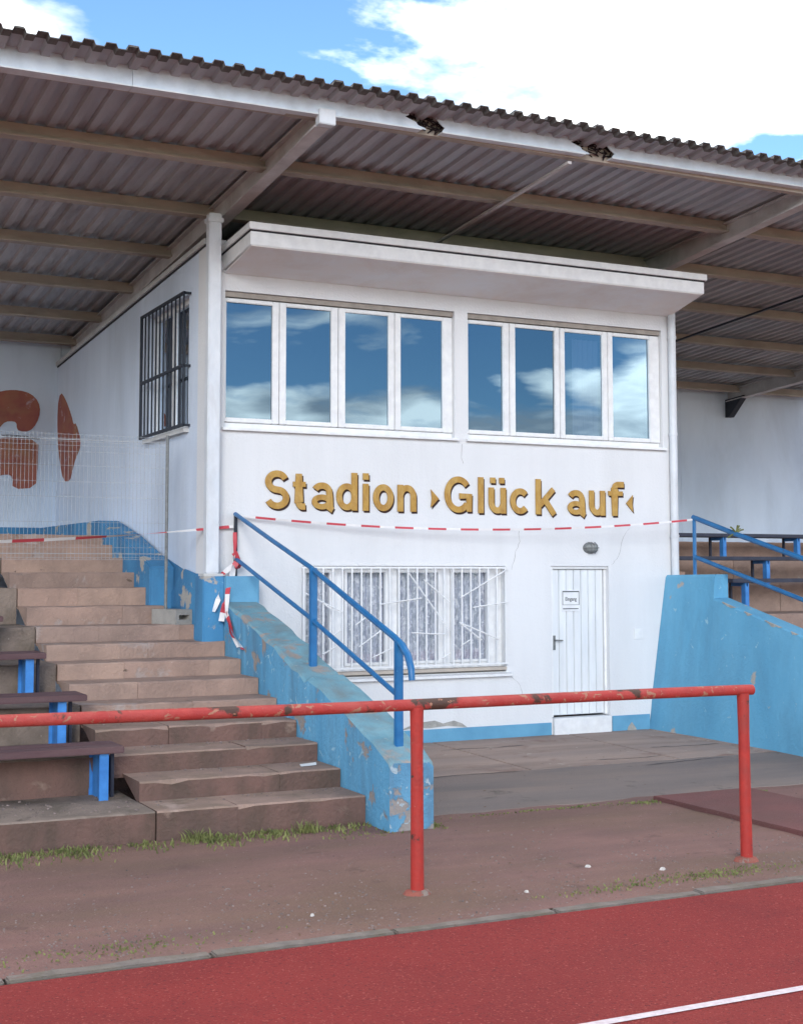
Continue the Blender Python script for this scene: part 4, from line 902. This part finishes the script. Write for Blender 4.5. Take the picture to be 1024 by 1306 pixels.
bench('lowest visible right bench, its end showing in front of the brown steps', 6.95, 15.8, .55, 1.715, TZ[5], (7.20, 9.6, 12), G2, M['bench_dark'], True)
bench('middle right bench behind the blue railing', 6.45, 15.8, 1.30, 2.005, TZ[6], (8.2, 10.4), G2, M['bench_dark'], True)
bench('highest right bench against the grey rear wall', 6.3, 15.8, 2.25, 2.34, TZ[7], (8.25, 9.6, 11.5), G2, M['bench_dark'], True)

# ------------------------------------------------------------ mesh fence with concrete foot
fe = thing('mesh_fence', 'thin wire mesh fence panel closing off the top of the stairs', 'fence', (-1.9, .5, 1.3))
fx0, fx1, fy, fz0, fz1 = -3.6, -.36, .5, 1.93, 3.17
b = MB()
x = fx0
while x < fx1: b.box(x-.0010, x+.0010, fy-.002, fy+.002, fz0, fz1+random.uniform(0, .02)); x += .0385
z = fz0
for z in (1.93, 1.95, 2.05, 2.3, 2.55, 2.70, 2.86, 3.0, 3.06, 3.10, 3.13, 3.17): b.box(fx0, fx1, fy-.0045, fy-.0025, z-.0012, z+.0012)
b.box(fx0, fx1, fy-.008, fy, fz1-.055, fz1-.049); b.box(fx0, fx1, fy-.008, fy, 1.985, 1.991)
stuff(b.build('wire_mesh', M['wire'], fe))
MB().tube([(fx1, fy, 1.40), (fx1, fy, 3.2)], .017, 8).build('fence_post', M['lamp_metal'], fe, smooth=True)
MB().tube([(fx0, fy, 1.30), (fx0, fy, 3.2)], .017, 8).build('fence_post', M['lamp_metal'], fe, smooth=True)
ft = thing('concrete_foot', 'grey concrete fence foot with a slot lying on a stair beside the blue wall', 'block', (-.26, .3, HZ[9]))
b = MB(); z0_, z1_ = HZ[9], HZ[9]+.155
fbx = bm = None
parts = [(-.10, .10, -.22, .20, 0, .05), (-.10, -.06, -.22, .20, .05, .095), (.065, .10, -.22, .20, .05, .095), (-.10, .10, -.22, .20, .095, .15), (-.06, .065, -.10, .20, .05, .095)]
for p in parts: b.box(*p)
fo = b.build('block_body', M['block'], ft); fo.matrix_parent_inverse = Matrix(); fo.location = (0.0, 0, 0); ft.rotation_euler = (0, 0, R(18))
ft.location = (-.33, .40, HZ[9])

# ------------------------------------------------------------ barrier tape
def tape(pts, w, label, seg=.17, twist=0, parent=None, start=0):
    """alternating red and white ribbon along pts"""
    P = [Vector(p) for p in pts]; L = [0]
    for i in range(1, len(P)): L.append(L[-1]+(P[i]-P[i-1]).length)
    tot = L[-1]; n = max(4, int(tot/.042)); v = []; f = []; mi = []
    def at(s):
        for i in range(1, len(P)):
            if s <= L[i]+1e-9: t = (s-L[i-1])/(L[i]-L[i-1]+1e-9); return P[i-1].lerp(P[i], t), (P[i]-P[i-1]).normalized()
        return P[-1], (P[-1]-P[-2]).normalized()
    for i in range(n+1):
        s = tot*i/n; p, d_ = at(s); a = Vector((0, 0, 1)) if abs(d_.z) < .9 else Vector((1, 0, 0))
        sd = d_.cross(a).normalized(); upv = sd.cross(d_).normalized(); th = twist*s+.3*math.sin(s*2.3)
        o = (upv*math.cos(th)+sd*math.sin(th))*w/2
        v += [tuple(p-o), tuple(p+o)]
    for i in range(n): f.append((2*i, 2*i+2, 2*i+3, 2*i+1)); mi.append(int((tot*i/n+start)/seg) % 2)
    b = MB(); b.v = v; b.f = f; b.mi = mi
    k = len(b.v); b.v += [(x, y+.0012, z) for x, y, z in b.v]; b.f += [tuple(q+k for q in reversed(t)) for t in b.f]; b.mi += b.mi
    return b.build(label, [M['tape_white'], M['tape_red']], parent, smooth=True)
def sag(a, b, s, n=14): return [(a[0]+(b[0]-a[0])*i/n, a[1]+(b[1]-a[1])*i/n, a[2]+(b[2]-a[2])*i/n-4*s*(i/n)*(1-i/n)) for i in range(n+1)]
t1 = tape(sag((-3.4, .2, 2.06), (.165, -.04, 2.26), .045), .042, 'barrier_tape', seg=.30, twist=.6, start=.1)
tag(t1, 'red and white barrier tape stretched across the stairs to the railing post', 'tape')
t2 = tape(sag((.175, -.07, 2.37), (5.63, -.42, 2.405), .13, 24), .023, 'barrier_tape', seg=.19, twist=.0)
tag(t2, 'red and white tape sagging across the facade below the gold letters', 'tape')
t3 = thing('barrier_tape', 'knotted bunch of red and white tape hanging off the railing post', 'tape', (.15, -.1, 1.9))
tape([(.165, -.09, 2.2), (.17, -.085, 2.05), (.16, -.09, 1.93)], .04, 'hanging_strip', seg=.22, twist=6, parent=t3, start=.22)
tape([(.16, -.09, 2.0), (.215, -.12, 1.90), (.20, -.12, 1.84), (.13, -.13, 1.85), (.17, -.14, 1.9)], .06, 'knot', seg=.3, twist=9, parent=t3, start=.3)
tape([(.16, -.12, 1.87), (.08, -.22, 1.70), (-.02, -.32, 1.50), (-.06, -.36, 1.33)], .055, 'hanging_strip', seg=.26, twist=5, parent=t3)
tape([(.14, -.12, 1.87), (-.02, -.16, 1.76), (-.07, -.3, 1.55), (-.12, -.3, 1.42)], .05, 'hanging_strip', seg=.22, twist=7, parent=t3, start=.1)
tape([(.13, -.14, 1.86), (.02, -.3, 1.62), (-.03, -.42, 1.4), (-.02, -.62, 1.2), (-.015, -.86, 1.08)], .045, 'hanging_strip', seg=.24, twist=4, parent=t3, start=.15)
tape([(-.03, -.4, 1.42), (-.03, -.55, 1.22), (-.03, -.78, 1.10)], .04, 'hanging_strip', seg=.3, twist=3, parent=t3, start=.3)
tw = MB()
for i in range(10):
    a = Vector((RRX, -1.15, 2.23)); d_ = Vector((random.uniform(-1, 1), random.uniform(-.4, .4), random.uniform(-.1, 1))).normalized()*.10
    tw.tube([a, a+d_*.6, a+d_+Vector((0, 0, -.01))], .008, 4)
tag(tw.build('twig_tuft', M['grass']), 'small green tuft of twigs caught on the right handrail', 'twigs')

# ------------------------------------------------------------ grass, weeds, pebbles, litter
def blades(name, spots, h, label=None):
    v = []; f = []
    for (x, y, z, s) in spots:
        a = random.uniform(0, math.tau); l = h*s*random.uniform(.5, 1.3); w_ = .004+.003*random.random()
        dx, dy = math.cos(a), math.sin(a); lx, ly = random.uniform(-.7, .7)*l, random.uniform(-.7, .7)*l
        k = len(v); v += [(x-dx*w_, y-dy*w_, z), (x+dx*w_, y+dy*w_, z), (x+lx*.4+dx*w_*.8, y+ly*.4+dy*w_*.8, z+l*.6), (x+lx*.4-dx*w_*.8, y+ly*.4-dy*w_*.8, z+l*.6), (x+lx, y+ly, z+l*.9)]
        f += [(k, k+1, k+2, k+3), (k+3, k+2, k+4)]
    return stuff(MB().add(v, f).build(name, M['grass']))
sp_ = []
for i in range(5200):
    x = random.uniform(-6, .02); c = .5+.5*math.sin(x*4.3+1)*math.sin(x*9.1); wv = .10+.09*c
    y = -3.60-abs(random.gauss(0, 1))*wv
    if random.random() < .12+.88*c**1.5: sp_.append((x, y, GZ-.003, .6+.6*c))
blades('grass_strip', sp_, .04)
sp_ = []
for cx_, cy_, rx_, ry_, n_ in ((1.2, -6.15, .55, .12, 500), (-2.6, -6.2, .7, .15, 260), (.4, -6.2, .5, .1, 120), (2.45, -3.75, .3, .06, 260), (1.5, -3.68, .9, .04, 240), (3.66, -3.72, .06, .05, 120), (.42, -3.85, .06, .18, 130), (-.2, -4.0, .5, .1, 80)):
    for i in range(n_): sp_.append((random.gauss(cx_, rx_*.5), random.gauss(cy_, ry_*.5), GZ-.003, .45))
blades('moss_tufts', sp_, .04)
for (x, y) in ((-.55, -3.72), (-1.35, -3.66)):
    b_ = [(random.gauss(x, .05), random.gauss(y, .025), GZ, 1) for i in range(60)]
    v = []; o = blades('weed', b_, .085); del o['kind']
    tag(o, 'upright green weed growing at the foot of the lowest step' if x > -1 else 'dark spiky weed at the foot of the step near the benches', 'weed')
# pebbles: scattered, nobody could count them
b = MB()
def peb(b, x, y, z, s):
    n = 5; v = []; 
    for j in range(n): a = 2*math.pi*j/n+random.random(); v.append((x+s*math.cos(a)*random.uniform(.7, 1.2), y+s*math.sin(a)*random.uniform(.7, 1.1), z))
    v2 = [(x+(p[0]-x)*.6, y+(p[1]-y)*.6, z+s*.7) for p in v]
    b.add(v+v2, [tuple(range(n, 2*n))]+[(j, (j+1) % n, n+(j+1) % n, n+j) for j in range(n)])
for i in range(4800):
    x = random.uniform(-4.5, 4.5); y = -6.42+abs(random.gauss(0, 1))*.9
    if y < -3.7: peb(b, x, y, GZ-.002, random.choice([.004, .005, .006, .009]))
stuff(b.build('gravel', M['pebble']))
b = MB()
for i in range(150):
    k = random.randint(1, 4); x = random.uniform(-1.6, -.05); y = SY(k)+.44-abs(random.gauss(0, .1)); peb(b, x, max(y, SY(k)+.05), HZ[k]-.001, random.choice([.005, .008, .012]))
for i in range(160): x = random.uniform(-4, -1.7); peb(b, x, random.uniform(-3.45, -2.7), HZ[1]-.001, random.choice([.005, .008, .013]))
stuff(b.build('stone_crumbs', M['pebble']))
for (x, y, z, s, lab) in ((.62, -5.62, GZ, .022, 'white stone on the cinder ground just right of the middle'), (-.1, -6.05, GZ, .02, 'pale stone near the kerb left of the red post'), (1.0, -5.9, GZ, .024, 'white pebble beside the moss between the rail posts'), (-1.45, -6.0, GZ, .018, 'white pebble near the kerb on the left of the cinder ground')):
    b = MB(); peb(b, x, y, z-.002, s); tag(b.build('pebble', M['pale_stone']), lab, 'stone')
b = MB()
for i in range(260):
    x = random.uniform(-3.6, 4.2); y = -6.4+abs(random.gauss(0, .9)) if random.random() < .6 else random.uniform(-3.5, -.1)*1.0
    if y > -3.55 and x < .5: continue
    z = GZ+.004 if y < -3.6 else (-.035+(.035)*(y+2.03)/2.03 if y > -2.03 else -.036-.05*(-2.03-y)/1.5)+.004
    r_ = random.uniform(.006, .018); a = random.uniform(0, 6.28)
    b.add([(x+r_*math.cos(a+k*1.57)*(1 if k % 2 else .45), y+r_*math.sin(a+k*1.57)*(1 if k % 2 else .45), z+random.uniform(0, .006)) for k in range(4)], [(0, 1, 2, 3)])
stuff(b.build('dead_leaves', M['leaf_litter']))
lt = MB().add([(-.27, -2.98+.05, HZ[2]+.004), (-.13, -2.96+.05, HZ[2]+.006), (-.11, -2.90+.05, HZ[2]+.02), (-.25, -2.90+.05, HZ[2]+.012)], [(0, 1, 2, 3)]).build('paper_scrap', M['litter'])
lt.data.transform(Matrix.Translation((0, 0, .002))); tag(lt, 'white paper scrap lying on the second step by the blue wall', 'litter')
